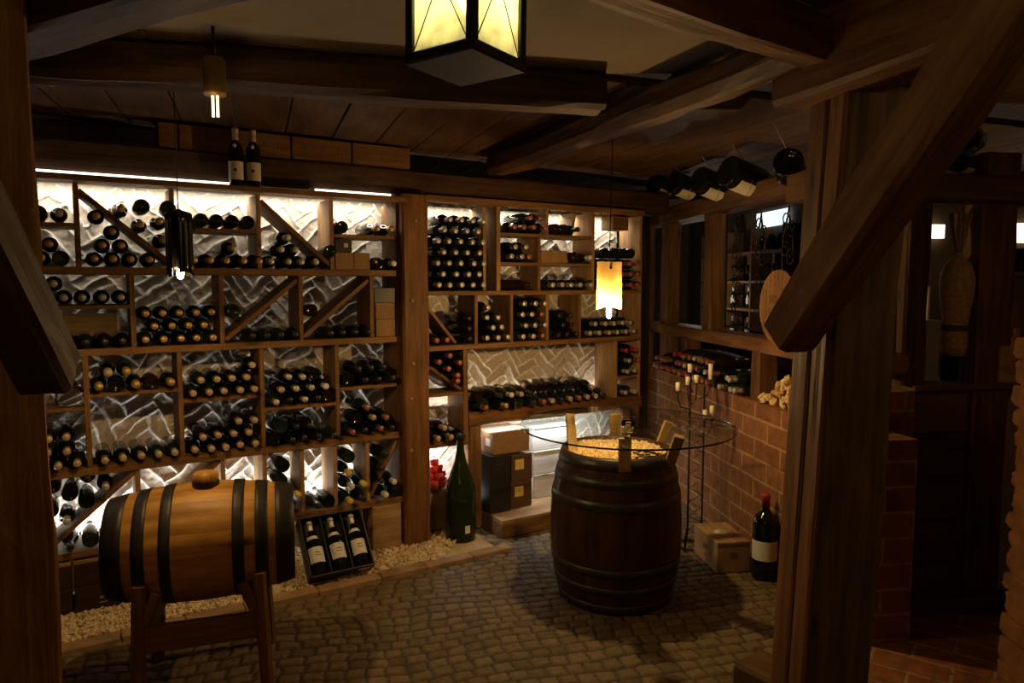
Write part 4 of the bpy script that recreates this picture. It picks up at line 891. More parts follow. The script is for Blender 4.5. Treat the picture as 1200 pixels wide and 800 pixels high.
o = obox('black_wine_box', 'black_card', FA, 1.665, 1.825, -.055, .20, PZ, .515, bev=.004); tag(o, 'tall black box standing on the wooden platform by the rack leg', 'box')
part('paper_label', MB().box(-.03, .03, -.0008, 0, -.001, .001, .0002), 'grey_tin', o, Tm(0, -.128, .33))
def wine_box(z0, label, off=0):
    o = obox('wine_box', 'card_dark', FA, 1.845+off, 2.015+off, -.03, .22, z0, z0+.185, bev=.004); tag(o, label, 'box', 'brown boxes on the platform')
    lb = part('paper_label', MB().box(-.035, .035, -.0012, 0, -.035, .035, .0003), 'paper_yellow', o, Tm(-.02, -.1255, .115)); text('I', .035, 'red_ink', lb, Tm(0, -.0016, 0) @ FRONT)
    part('lid_edge', MB().box(-.0852, .0852, -.0005, .001, -.001, .001, .0002), 'black_card', o, Tm(0, -.1255, .16))
wine_box(PZ, 'lower brown box with a yellow label on the wooden platform')
wine_box(PZ+.187, 'upper brown box with a yellow label, under the cardboard box', .004)
o = obox('cardboard_box', 'card', FA, 1.70, 1.985, -.045, .22, .5165, .665, bev=.004); tag(o, 'plain cardboard box on top of the black box and the brown boxes', 'box'); o.matrix_basis = o.matrix_basis
part('paper_label', MB().box(-.001, .0, -.03, .03, -.025, .025, .0003), 'paper_white', o, Tm(-.1428, -.06, .075))
for k, (z0, lb) in enumerate(((PZ, 'lowest white-painted wooden crate stacked on the platform'), (PZ+.172, 'middle white-painted wooden crate of the stack on the platform'), (PZ+.344, 'uppermost white-painted wooden crate of the stack on the platform'))):
    o = obox('white_crate', 'white_wood', FA, 2.10, 2.48, .075+.004*k, .275, z0, z0+.170, bev=.004, axis=0); tag(o, lb, 'crate', 'white crates on the platform')
    part('lid', MB().box(-.192, .192, -.102, .102, .0, .012, .002, axis=0), 'white_wood', o, Tm(0, 0, .158))
# red fruit in the low bay, on a stone
rk = part('stone_block', MB().box(-.10, .10, -.07, .08, 0, .29, .03), 'curb', None, FA @ Tm(1.345, .15, .014)); tag(rk, 'rough stone block under the red fruit beside the centre post', 'stone')
bs = part('fruit_basket', MB().lathe([(.05, 0), (.085, .01), (.10, .05), (.096, .05), (.08, .014), (.0001, .008)], 24), 'jute', None, FA @ Tm(1.345, .14, .305)); tag(bs, 'shallow basket of red fruit on the stone block beside the centre post', 'basket')
k = 0
for (n_, rr2, z) in ((6, .062, .355), (5, .05, .40), (3, .028, .445), (1, 0, .485)):
    for i in range(n_):
        a = 2*PI*i/n_+z*9; o = part('red_apple', MB().lathe([(.006, .004), (.018, 0), (.027, .012), (.030, .028), (.026, .043), (.012, .050), (.0001, .043)], 14), 'red_fruit', None, FA @ Tm(1.345+rr2*math.cos(a), .12+rr2*math.sin(a), z-.025))
        tag(o, 'red fruit piled in the basket, %s layer from below' % ORD[[6, 5, 3, 1].index(n_)], 'fruit', 'red fruit in layer %s of the basket' % ORD[[6, 5, 3, 1].index(n_)])
        part('stem', MB().tube([(0, 0, .043), (.003, 0, .058)], .0015, 5), 'leaf', o); k += 1
bt_ = bottle(FA @ Tm(1.275, .12, .0555) @ Rm(PI/2, 'Y') @ Rm(1.8), 'bg', 'dark', 'silver', 'paper_white', 'bottle lying on the pebbles behind the very large green bottle', 'bottle on the pebbles')
# ------------------------------------------------------------------ gift case leaning on the rack, plywood box, dark crates
ang = math.radians(49); dc = thing('bottle_case', 'open black display case with three white-labelled bottles leaning on the rack', 'case', FA @ Tm(tw(395, 650, -.25), -.30, .034) @ Rm(ang, 'X'))
cw_, cl, cdp = .36, .345, .085
part('back_panel', MB().box(-cw_/2, cw_/2, 0, cl, 0, .006, .001), 'black_card', dc)
for (x0, x1, y0, y1, nm) in ((-cw_/2, -cw_/2+.008, 0, cl, 'side_panel'), (cw_/2-.008, cw_/2, 0, cl, 'side_panel'), (-cw_/2, cw_/2, 0, .008, 'end_panel'), (-cw_/2, cw_/2, cl-.008, cl, 'end_panel'), (-.063, -.057, .008, cl-.008, 'divider'), (.057, .063, .008, cl-.008, 'divider')):
    part(nm, MB().box(x0, x1, y0, y1, .006, cdp-(.012 if nm == 'divider' else 0), .001), 'black_card', dc)
part('paper_label', MB().box(-.03, .03, -.0012, 0, -.015, .015, .0002), 'paper_white', dc, Tm(.125, 0, .045))
for k in range(3):
    M = FA @ Tm(tw(395, 650, -.25), -.30, .034) @ Rm(ang, 'X') @ Tm((k-1)*.12, .012, .051) @ Rm(-PI/2, 'X') @ Rm(-PI/2)
    bottle(M, 'bg', 'dark', 'silver', None, 'white-labelled bottle in the black display case, %s from the barrel side' % ORD[k], 'bottles in the black display case', scale=1.04)
    part('paper_label', MB().add([(.0418*math.cos(a), .0418*math.sin(a), zq) for zq in (.06, .145) for a in np.linspace(-1.2, 1.2, 10)], [[q, q+1, 11+q, 10+q] for q in range(9)], [[(0, 0)]*4]*9, 0, True), 'paper_white', BOTTLES[-1])
    part('neck_label', MB().lathe([(.0332, .192), (.0262, .212)], 20, cap=False), 'paper_white', BOTTLES[-1])
    part('label_print', MB().box(.0420, .0424, -.012, .012, .112, .116, .0001).box(.0420, .0424, -.016, .016, .098, .101, .0001), 'ink', BOTTLES[-1])
o = obox('plywood_box', 'crate_wood', FA, tw(436, 620, -.02), 1.045, -.03, .24, .03, .300, bev=.004, axis=0); tag(o, 'plain plywood box standing on the pebbles against the centre post', 'box')
part('lid_line', MB().box(-.10, .10, -.0006, 0, -.001, .001, .0002), 'card_dark', o, Tm(0, -.1352, .24))
def dcrate(t0, t1, z0, z1, lb, lidded, txt):
    o = obox('dark_wine_crate', 'crate_dark', FA, t0, t1, -.035, .235, z0, z1, bev=.003, axis=0); tag(o, lb, 'crate', 'dark crates under the rack')
    if lidded: part('lid', MB().box(-(t1-t0)/2-.002, (t1-t0)/2+.002, -.138, .137, 0, .020, .002, axis=0), 'rack_wood_pale', o, Tm(0, 0, z1-z0-.020))
    if txt:
        part('stamp', MB().box(-.045, .045, -.0006, 0, -.0016, .0016, .0002), 'paper', o, Tm(.03, -.1353, .03)); text(txt, .017, 'paper', o, Tm(.0, -.1355, .055) @ FRONT, .0003)
x0, x1, x2, x3 = tw(40, 690, -.035), tw(84, 690, -.035), tw(88, 690, -.035), tw(150, 690, -.035)
dcrate(x0-.25, x1, .032, .155, 'lower dark wooden crate at the end post under the rack', False, 'III')
dcrate(x0-.25, x1, .157, .295, 'upper dark crate with pale lid next to the end post', True, None)
dcrate(x2, x3, .032, .155, 'lower dark stamped crate behind the small lying barrel', False, 'IIIII')
dcrate(x2, x3, .157, .295, 'upper dark crate with pale lid behind the small lying barrel', True, None)
# ------------------------------------------------------------------ low brick wall with timber window frames (frame B)
def wallB(s0, s1, q0, q1, z0, z1, mat, name):
    """q measured beyond the wall face"""
    mb = MB(); vs = [(s0, -q0, z0), (s1, -q0, z0), (s1, -q0, z1), (s0, -q0, z1), (s0, -q1, z0), (s1, -q1, z0), (s1, -q1, z1), (s0, -q1, z1)]
    fs = [[1, 0, 3, 2], [4, 5, 6, 7], [3, 7, 6, 2], [0, 4, 7, 3], [5, 1, 2, 6]]
    def uvf(f):
        P = [vs[i] for i in f]; n = (Vector(P[1])-Vector(P[0])).cross(Vector(P[2])-Vector(P[0]))
        if abs(n.y) > max(abs(n.x), abs(n.z)): return [(p[0]+10, p[2]+10.01) for p in P]
        if abs(n.x) > abs(n.z): return [(p[1]+10.1, p[2]+10.01) for p in P]
        return [(p[0]+10, p[1]+10) for p in P]
    mb.add(vs, fs, [uvf(f) for f in fs]); return part(name, mb, mat, None, FB, fix=True)
struct(wallB(-.75, 2.55, 0, .24, -.02, .95, 'red_brick', 'wall_right_low'))
def bB(name, s0, q0_, z0, s1, q1_, z1, wd, ht, mat, **k):
    o = part(name, MB().beam(FB @ Vector((s0, -q0_, z0)), FB @ Vector((s1, -q1_, z1)), wd, ht, **k), mat); return struct(o)
upB = tuple(FB.to_3x3() @ Vector((0, 1, 0)))
bB('window_sill', -.7, .11, 1.287, 2.4, .11, 1.287, .20, .085, 'post_wood', jit=.003)
bB('window_head', -.7, .11, 2.20, 2.4, .11, 2.20, .22, .12, 'beam_wood', jit=.006)
for s, z0, z1 in ((2.02, .95, 2.14), (1.15, 1.33, 2.14), (.41, .95, 1.245), (-.62, 1.33, 2.14), (1.55, .95, 1.245)):
    bB('window_post', s, .10, z0, s, .10, z1, .13 if z1 > 2 else .10, .13, 'beam_wood', up=upB, jit=.003)
bB('corner_stud', 2.32, -.02, 0, 2.32, -.02, 2.45, .14, .14, 'beam_wood', up=upB, jit=.004)
# little jar/bottle row on the ledge and the wine lying there, necks to the room
def ledge(bay, s0, rows, cap, name, caps=None, messy=.3, labs=()):
    j = 0
    for j, (n, off) in enumerate(rows):
        for i in range(n):
            s = s0-(i+off)*.080; z = .951+.0385+j*.068; cc = caps.get((j, i), cap) if caps else cap
            M = FB @ Tm(s, -.235+R.uniform(-.02, .01), z) @ Rm(PI+R.uniform(-.2, .2)*messy) @ OUT @ Rm(R.uniform(0, 6))
            bottle(M, 'bx', R.choice(['dark', 'brown', 'green']), cc, 'paper' if (j, i) in labs else None, '%s bottle %s from the corner, %s, %s' % (FOILW[cc], ORD[i], rowname(j, len(rows)), bay), 'bottles on the brick ledge, '+bay)
ledge('brick ledge far part', 1.93, [(5, 0), (4, .5)], 'rose', 0, messy=.4)
ledge('brick ledge middle part', 1.52, [(10, 0), (9, .5), (8, .8)], 'rose', 0, caps={(0, 5): 'silver', (1, 2): 'silver', (2, 4): 'silver', (0, 9): 'black', (1, 7): 'silver', (1, 6): 'black', (2, 1): 'red', (2, 0): 'red'}, labs=((2, 3),))
ledge('brick ledge near part', .66, [(3, 0), (2, .6)], 'silver', 0, messy=.5)
def cfn(rs):
    s = rs.uniform(-.25, .34); h = .17*min(1, (.36-s)/.30); return FB @ Vector((s, -rs.uniform(.02, .22), .965+rs.uniform(0, max(h, .01))))
scatter('cork_heap', 130, cfn, .026, 'chipmat', 'heap of pale cork lumps on the brick ledge beside the rustic post', 'corks', 9, flat=.9)
# wrought iron grilles
def scroll(c, r0, turns, sgn, start, n=26):
    return [(c[0]+r0*(1-.8*k/n)*math.cos(start+sgn*turns*2*PI*k/n), 0, c[1]+r0*(1-.8*k/n)*math.sin(start+sgn*turns*2*PI*k/n)) for k in range(n+1)]
def grille(s0, s1, z0, z1, label, cols):
    g = thing('iron_grille', label, 'grille', FB @ Tm((s0+s1)/2, -.10, z0)); W = s1-s0; H = z1-z0; m = MB()
    m.box(-W/2, W/2, -.006, .006, 0, .012, .002).box(-W/2, W/2, -.006, .006, H-.012, H, .002)
    for x in (-W/2, W/2): m.box(x-.006, x+.006, -.006, .006, 0, H, .002)
    part('frame', m, 'iron', g)
    for c_ in range(cols):
        x = -W/2+(c_+.5)*W/cols; q = MB()
        for k, zc in enumerate(np.arange(.10, H-.06, .17)):
            q.tube(scroll((x-.035, zc), .05, 1.3, 1 if k % 2 else -1, -PI/2 if k % 2 else PI/2), .0045, 6); q.tube(scroll((x+.035, zc+.05), .05, 1.3, -1 if k % 2 else 1, -PI/2 if k % 2 else PI/2), .0045, 6)
        part('scroll_work', q, 'iron', g)
        if cols > 1: part('lily_finial', MB().tube([(x-.06, 0, H-.30), (x-.05, 0, H-.2), (x-.02, 0, H-.12), (x, 0, H-.03), (x+.02, 0, H-.12), (x+.05, 0, H-.2), (x+.06, 0, H-.30)], .005, 6), 'iron', g)
grille(1.16, 1.34, 1.36, 2.12, 'narrow wrought iron scroll grille beside the timber window post', 1)
grille(.02, .98, 1.36, 2.12, 'wide wrought iron scroll grille behind the round wooden disc', 3)
# round wooden disc sign
px, py = 912, 358; pd = FB @ Vector((0, .0, 0)); sd = S(914, 360, .03)
dk = thing('wooden_disc', 'round wooden barrel-head disc with faded lettering hanging by the rustic post', 'sign', FB @ Tm(sd[0], .035, sd[1]) @ Rm(PI))
RD = .205; dm = MB()
n = 48
for b0 in range(5):
    y0 = -RD+b0*2*RD/5; y1 = y0+2*RD/5-.002; seg = 10; pts = []
    for k in range(seg+1): y = y0+(y1-y0)*k/seg; pts.append((math.sqrt(max(RD*RD-y*y, 1e-6)), y))
    for k in range(seg, -1, -1): y = y0+(y1-y0)*k/seg; pts.append((-math.sqrt(max(RD*RD-y*y, 1e-6)), y))
    m = len(pts); vs = [(y, -.009, x) for x, y in pts]+[(y, .009, x) for x, y in pts]; ru = R.uniform(0, 9)
    fs = [list(range(m))[::-1], list(range(m, 2*m))]+[[k, (k+1) % m, (k+1) % m+m, k+m] for k in range(m)]
    dm.add(vs, fs, [[(vs[i][2]+ru, vs[i][0]) for i in f] for f in fs])
part('disc_boards', dm, 'crate_brown', dk, fix=True)
text('IIIII', .07, 'ink', dk, Tm(-.05, -.0095, .04) @ FRONT); text('SNC', .075, 'ink', dk, Tm(-.03, -.0095, -.035) @ FRONT)
for k in range(9):
    a = PI*.18+k*PI*.64/8; text('I', .035, 'ink', dk, Tm(.165*math.cos(a), -.0095, .165*math.sin(a)) @ FRONT @ Rm(a-PI/2))
text('II', .05, 'red_ink', dk, Tm(.03, -.0095, -.14) @ FRONT)
# magnums hung by strings along the window head, bases towards the room
for i, (px, py, rp_, lb) in enumerate([(764, 214, 11, 'labelled magnum, farthest along the window head, hung by a string'), (788, 213, 13, 'second magnum from the rack hung along the window head'), (818, 210, 15.5, 'third magnum from the rack with a cream label, hung by the window head'), (852, 200, 18, 'fourth and thickest magnum hung by the window head'), (924, 190, 17, 'big dark bottle hung base outward beside the rustic post')]):
    p_ = FB @ Vector((*[S(px, py, .17)[0]], .17, S(px, py, .17)[1])); rr2 = rp_*p_.y/F
    dr_ = Vector((.80, .38, -.22)).normalized() if i < 4 else Vector((.35, .9, -.1)).normalized()
    zx = Vector((0, 0, 1)).cross(dr_).normalized(); zy = dr_.cross(zx)
    Mb = Matrix.Translation(p_) @ Matrix(((zx.x, zy.x, dr_.x), (zx.y, zy.y, dr_.y), (zx.z, zy.z, dr_.z))).to_4x4()
    Hb = rr2*5.2
    o = part('magnum_bottle', MB().lathe(prof_burg(rr2, Hb), 28), 'bottle_dark', None, Mb); tag(o, lb, 'bottle', 'magnums along the window head')
    if i < 4: part('paper_label', MB().add([((rr2+.0012)*math.cos(a), (rr2+.0012)*math.sin(a), zq) for zq in (Hb*.12, Hb*.42) for a in np.linspace(-PI/2-1.0, -PI/2+1.3, 14)], [[q, q+1, 15+q, 14+q] for q in range(13)], [[(0, 0)]*4]*13, 0, True), 'paper', o)
    k_ = Hb/.30; part('foil', MB().lathe([(.0158*k_, .236*k_), (.0158*k_, .284*k_), (.0185*k_, .286*k_), (.018*k_, .300*k_), (.0001, .303*k_)], 14), 'foil_gold' if i != 4 else 'foil_black', o)
    a_ = Mb @ Vector((0, 0, Hb*.33)); Mi = Mb.inverted()
    part('hanging_string', MB().tube([Mi @ (a_+Vector((0, 0, rr2))), Mi @ Vector((a_.x-.10, a_.y-.02, 2.485))], .003, 5).tube([Mi @ (a_+Vector(((rr2+.003)*math.cos(t_)*.5*0+0, (rr2+.003)*math.cos(t_), (rr2+.003)*math.sin(t_)))) for t_ in np.linspace(0, 2*PI, 20, endpoint=False)], .003, 5, closed=True), 'string', o)
# ------------------------------------------------------------------ crate and red-foil magnum at the brick wall
p0 = atz(845, 671, .003); p1 = atz(820, 637, .003)
cr_ = thing('stamped_crate', 'pale wooden wine crate with faded stamps on the floor by the brick wall', 'crate', FB @ Tm(.27, .215, .003))
part('box', MB().box(-.165, .165, -.10, .10, 0, .165, .003, axis=0), 'crate_wood', cr_); part('lid', MB().box(-.168, .168, -.103, .103, 0, .014, .002, axis=0), 'crate_wood', cr_, Tm(0, 0, .1655))
sf = Tm(-.1655, 0, .09) @ Rm(-PI/2)
text('IIII', .045, 'ink', cr_, Tm(-.1660, .0, .10) @ Rm(-PI/2) @ FRONT); text('IIIII', .045, 'ink', cr_, Tm(0, .1008, .10) @ Rm(PI) @ FRONT); text('IIII', .03, 'red_ink', cr_, Tm(0, .1008, .05) @ Rm(PI) @ FRONT)
part('top_stamp', MB().lathe([(.045, 0), (.045, .0005), (.0001, .0006)], 24), 'paper', cr_, Tm(.0, 0, .1797)); text('IIII', .026, 'ink', cr_, Tm(0, 0, .1806) @ Rm(-PI/2))
mp_ = atz(895, 676, .0); M = Matrix.Translation((mp_.x, mp_.y+.0, .0)) @ Rm(-PI/2-.35)
def bxm(r, H): return [(r*.75, .012), (r*.93, 0), (r, .01), (r, H*.66), (r*.95, H*.70), (r*.7, H*.755), (r*.42, H*.79), (r*.31, H*.83), (r*.29, H*.95), (r*.34, H*.955), (r*.34, H*.985), (r*.28, H)]
mg = part('magnum_bottle', MB().lathe(bxm(.069, .48), 36), 'bottle_dark', None, M); tag(mg, 'tall dark bottle with red foil and white label standing by the stamped crate', 'bottle')
part('red_foil', MB().lathe([(.0225, .415), (.0215, .455), (.0245, .458), (.0245, .476), (.020, .483), (.0001, .484)], 20), 'foil_red', mg)
part('paper_label', MB().add([(.0697*math.cos(a), .0697*math.sin(a), zq) for zq in (.115, .225) for a in np.linspace(-1.3, 1.5, 16)], [[q, q+1, 17+q, 16+q] for q in range(15)], [[(0, 0)]*4]*15, 0, True), 'paper_white', mg)
# ------------------------------------------------------------------ candle stand of black iron
cp_ = at(812, 560, 4.35); cs = thing('candle_stand', 'tall black iron candle stand with white candles behind the round glass table', 'candle stand', Matrix.Translation((cp_.x, cp_.y, 0)) @ Rm(.3))
for (x, y, h_) in ((-.05, -.03, 1.06), (.05, -.03, 1.02), (0, .05, 1.10)): part('rod', MB().tube([(x*1.6, y*1.6, 0), (x, y, .12), (x, y, h_)], .0065, 8), 'iron', cs)
zig = [(.045*math.sin(k*PI/2), -.032, .06+k*.022) for k in range(34)]; part('wavy_bar', MB().tube(zig, .0045, 6), 'grey_tin', cs)
part('foot_ring', MB().tube([(.09*math.cos(a), .09*math.sin(a), .012) for a in np.linspace(0, 2*PI, 24, endpoint=False)], .006, 6, closed=True), 'iron', cs)
for i, (x, y, z, hh) in enumerate([(-.13, -.02, 1.00, .05), (-.05, .0, 1.03, .05), (.0, .06, 1.10, .05), (.11, .0, 1.06, .095), (-.02, -.05, 1.05, .045), (.0, -.12, .84, .05), (.06, -.10, .83, .08)]):
    part('arm', MB().tube([(x*.3, y*.3, z-.12), (x*.8, y*.8, z-.10), (x, y, z-.05), (x, y, z-.004)], .004, 6).lathe([(.018, -.004), (.018, 0), (.0001, 0)], 14, Tm(x, y, z)), 'iron', cs)
    part('candle', MB().lathe([(.014, 0), (.014, hh), (.011, hh+.003), (.0001, hh+.002)], 14), 'wax', cs, Tm(x, y, z+.0005))
# ------------------------------------------------------------------ the dim room behind the window frames
bk = struct(obox('wall_far', 'dark_wall', FB, 2.3, 5.2, -1.62, -1.54, 0, 2.5))
fs_ = thing('display_shelf', 'dim display shelf in the room behind the wide iron grille', 'shelf', FB @ Tm(3.3, -1.40, 0))
for k, z in enumerate((1.05, 1.38, 1.66, 1.95)): part('board', MB().box(-.9, .9, -.11, .11, 0, .025, .002, axis=0), 'crate_brown', fs_, Tm(0, 0, z))
for x in (-.9, -.3, .3, .9): part('upright', MB().box(-.012, .012, -.11, .11, 1.0, 2.2, .002, axis=2), 'crate_brown', fs_, Tm(x, 0, 0))
nb = 0
for (z, wd) in ((1.075, 'lowest'), (1.405, 'second'), (1.685, 'third')):
    for i in range(9):
        s = 2.5+i*.175
        if i % 3 == 2 or z > 1.6:
            o = part('wine_glass', MB().lathe([(.028, 0), (.028, .003), (.005, .008), (.004, .07), (.022, .09), (.032, .12), (.027, .16), (.026, .16), (.030, .12), (.0001, .085)], 16), 'clear_glass', None, FB @ Tm(s, -1.38, z+.0005)); tag(o, 'wine glass, %s from the far end, %s board of dim display shelf' % (ORD[8-i], wd), 'glass', 'glasses on the dim display shelf')
        else:
            bottle(FB @ Tm(s, -1.38, z+.0005) @ Rm(PI-.9), 'bx', 'green', 'silver', 'paper_white', 'upright bottle, %s from the far end, %s board of dim display shelf' % (ORD[8-i], wd), 'bottles on the dim display shelf', scale=.78 if z < 1.3 else .72)
fa = S(886, 268, -1.5); fb = S(924, 243, -1.5); fw = obox('window_1', 'far_blue', FB, fb[0], fa[0], -1.515, -1.50, fa[1], fb[1]); struct(fw)
for i, s in enumerate((2.62, 2.78, 2.94)):
    o = part('dark_jar', MB().lathe([(.04, 0), (.045, .01), (.045, .11), (.03, .13), (.03, .15), (.0001, .15)], 16), 'iron', None, FB @ Tm(s, -1.40, 1.976)); tag(o, 'dark jar on the top board under the bright far window, %s one' % ORD[i], 'jar', 'dark jars under the far window')
fa = S(849, 251, -1.3); fb = S(896, 246, -1.3); hs = obox('light_rail', 'far_strip', FB, fb[0], fa[0], -1.30, -1.28, fa[1]-.012, fa[1]+.004); tag(hs, 'pale light rail high in the room behind the wide grille', 'light')
point('back_room_light', FB @ Vector((.6, -.8, 2.1)), 1.0, (1, .75, .5), .05)
point('back_room_light', FB @ Vector((3.35, -.9, 1.55)), 3.0, (1, .88, .75), .02)
# ------------------------------------------------------------------ right niche: pier, plank door, posts
FC = Matrix.Translation((1.50, 3.40, 0)) @ Rm(math.radians(9.8)); FCi = FC.inverted()
def N(px, py, w=0.0): p = hit(FCi, px, py, w); return p.x, p.z
x0 = N(1000, 600)[0]; x1 = N(1066, 600)[0]; x2 = N(1136, 600)[0]; x3 = N(1176, 600)[0]; ztop = N(1040, 459)[1]
mb = MB(); vs = [(x0-.25, 0, 0), (x1, 0, 0), (x1, 0, ztop), (x0-.25, 0, ztop), (x0-.25, .2, 0), (x1, .2, 0), (x1, .2, ztop), (x0-.25, .2, ztop)]
fs = [[0, 1, 2, 3], [5, 4, 7, 6], [3, 2, 6, 7], [1, 5, 6, 2], [4, 0, 3, 7]]; mb.add(vs, fs, [[(vs[i][0]+vs[i][1]+10, vs[i][2]+10) for i in f] for f in fs]); struct(part('wall_niche', mb, 'pier_brick', None, FC, fix=True))
dr = bpy.data.objects.new('door_1', None); C.objects.link(dr); dr.matrix_basis = FC @ Tm((x1+x2)/2, .03, 0); dr['kind'] = 'structure'
nb_ = 5; hh = ztop/nb_
for k in range(nb_): part('door_plank', MB().box(-(x2-x1)/2+.01, (x2-x1)/2-.01, 0, .04, k*hh+.002, (k+1)*hh-.003, .006, axis=0), 'plank_wood', dr)
struct(obox('niche_ledge', 'plank_wood', FC, x1-.02, x3+.5, -.02, .25, ztop, ztop+.03))
for (a_, b__, z0, z1, m_) in ((N(1060, 400)[0], N(1088, 400)[0], ztop+.03, 2.3, 'beam_dark'), (x2, x3, 0, 2.3, 'beam_wood')):
    struct(part('niche_post', MB().beam(((a_+b__)/2, .07, z0), ((a_+b__)/2, .07, z1), b__-a_, .13, up=(0, 1, 0), jit=.005), m_, None, FC))
struct(part('niche_head', MB().beam((x0-.3, .08, 2.12), (x3+1.3, .08, 2.12), .22, .13, jit=.006), 'beam_wood', None, FC))
struct(obox('niche_side_wall', 'plaster', FC, x3, x3+1.2, .12, .2, 0, ztop)); struct(obox('trim_1', 'dark_wall', FC, x0-.3, x3+1.2, -.06, .0, -.02, .05, bev=.02))
struct(obox('wall_back_room', 'dark_wall', FC, 1.0, 3.2, 1.75, 1.83, 0, 2.5))
# things on the niche ledge and behind
ZL = ztop+.0305
cx = N(1088, 400, .12)[0]; o = obox('grey_tin_box', 'grey_tin', FC, cx-.03, cx+.05, .10, .18, ZL, ZL+.30); tag(o, 'tall grey tin on the niche ledge beside the wooden post', 'tin')
part('lid', MB().box(-.041, .041, -.041, .041, 0, .015, .003), 'grey_tin', o, Tm(0, 0, .30))
o = part('tall_candle', MB().lathe([(.011, 0), (.011, .17), (.0001, .172)], 12), 'wax', None, FC @ Tm(cx-.0, .14, ZL+.3155)); tag(o, 'slim white candle standing on the tall grey tin', 'candle')
jx = N(1120, 400, .06)[0]; jz0 = N(1120, 418, .06)[1]; jz1 = N(1120, 300, .06)[1]; H_ = jz1-jz0
jb = thing('jute_bundle', 'bundle in pale jute wrapping hanging in the niche with dried stalks', 'bundle', FC @ Tm(jx, .07, jz0))
part('wrapping', MB().lathe([(.0001, 0), (.050, .008), (.060, H_*.12), (.056, H_*.28), (.062, H_*.42), (.076, H_*.6), (.080, H_*.78), (.060, H_*.92), (.022, H_*.99), (.018, H_*1.03)], 22), 'jute', jb)
part('dark_band', MB().lathe([(.060, H_*.26), (.0615, H_*.28), (.060, H_*.32)], 22, cap=False), 'ink', jb)
for i in range(9):
    a = i*.7; part('dried_stalk', MB().tube([(0, 0, H_*.95), (.02*math.cos(a), .02*math.sin(a), H_*1.1), (.055*math.cos(a), .035*math.sin(a), H_*1.42)], [.003, .004, .007], 5), 'jute', jb)
part('hanging_string', MB().tube([(0, 0, H_), (0, .01, 2.06-jz0)], .002, 5), 'string', jb)
for i, px in enumerate((1107, 1117)):
    xx = N(px, 440, .12)[0]; bottle(FC @ Tm(xx, .12, ZL) , 'bx', 'dark', 'silver', None, 'slim dark bottle under the jute bundle, %s from the grey tin' % ORD[i], 'bottles under the jute bundle', scale=.62)
o = part('cork_cup', MB().lathe([(.02, 0), (.024, .05), (.021, .05), (.018, .005), (.0001, .004)], 16), 'cork', None, FC @ Tm(N(1132, 450, .1)[0], .06, ZL)); tag(o, 'small cork cup on the niche ledge at the foot of the thick post', 'cup')
hx0 = N(1170, 430, .0)[0]; hx1 = N(1212, 430, .0)[0]; hb = obox('keepsake_box', 'crate_wood', FC, hx0, hx1, -.01, .11, ZL, ZL+.185); tag(hb, 'wooden box with a black heart-shaped emblem on the niche ledge', 'box')
hm = MB(); pts = [(.032*(math.sin(a)**3), .0, .028*(.8125*math.cos(a)-.3125*math.cos(2*a)-.125*math.cos(3*a)-.0625*math.cos(4*a))) for a in np.linspace(0, 2*PI, 30, endpoint=False)]
hm.add([(p[0], -.0615, p[2]+.10) for p in pts], [list(range(30))], [[(0, 0)]*30]); part('heart_emblem', hm, 'ink', hb, Tm(.01, 0, 0))
for i, px in enumerate((1172, 1196)):
    bx_ = N(px, 380, .18)[0]; o = part('stoneware_jug', MB().lathe([(.035, 0), (.04, .02), (.042, .14), (.028, .19), (.014, .22), (.016, .26), (.0001, .26)], 18), 'terracotta_jar', None, FC @ Tm(bx_, .20, ZL)); tag(o, 'brown stoneware jug behind the heart box, %s from the thick post' % ORD[i], 'jug', 'stoneware jugs behind the heart box')
a = N(1087, 279, 1.70); b_ = N(1108, 263, 1.70); struct(obox('window_2', 'far_window', FC, a[0], b_[0], 1.70, 1.74, a[1], b_[1]))
a = N(1179, 284, 1.70); b_ = N(1240, 262, 1.70); struct(obox('window_3', 'far_window', FC, a[0], b_[0], 1.70, 1.74, a[1], b_[1]))
ws = thing('far_shelf', 'dim shelf far behind the niche below the bright window', 'shelf', FC @ Tm(N(1190, 320, 1.5)[0], 1.55, 0)); zz_ = N(1190, 323, 1.5)[1]
part('board', MB().box(-.5, .5, -.12, .12, 0, .03, .003), 'crate_brown', ws, Tm(0, 0, zz_)); part('bracket', MB().box(-.48, .48, .06, .1, .4, zz_, .003), 'crate_brown', ws)
for i in range(4):
    o = part('dark_jar', ME.setdefault('x', None) or MB().lathe([(.05, 0), (.06, .02), (.055, .12), (.03, .15), (.03, .17), (.0001, .17)], 16), 'iron', None, FC @ Tm(N(1182+i*12, 320, 1.5)[0], 1.5, zz_+.031)); tag(o, 'dark jar on the far shelf below bright window, %s from the post' % ORD[i], 'jar', 'dark jars on the far shelf')
point('niche_light', FC @ Vector((1.3, 1.1, 2.1)), 1.1, (1, .6, .3), .06)
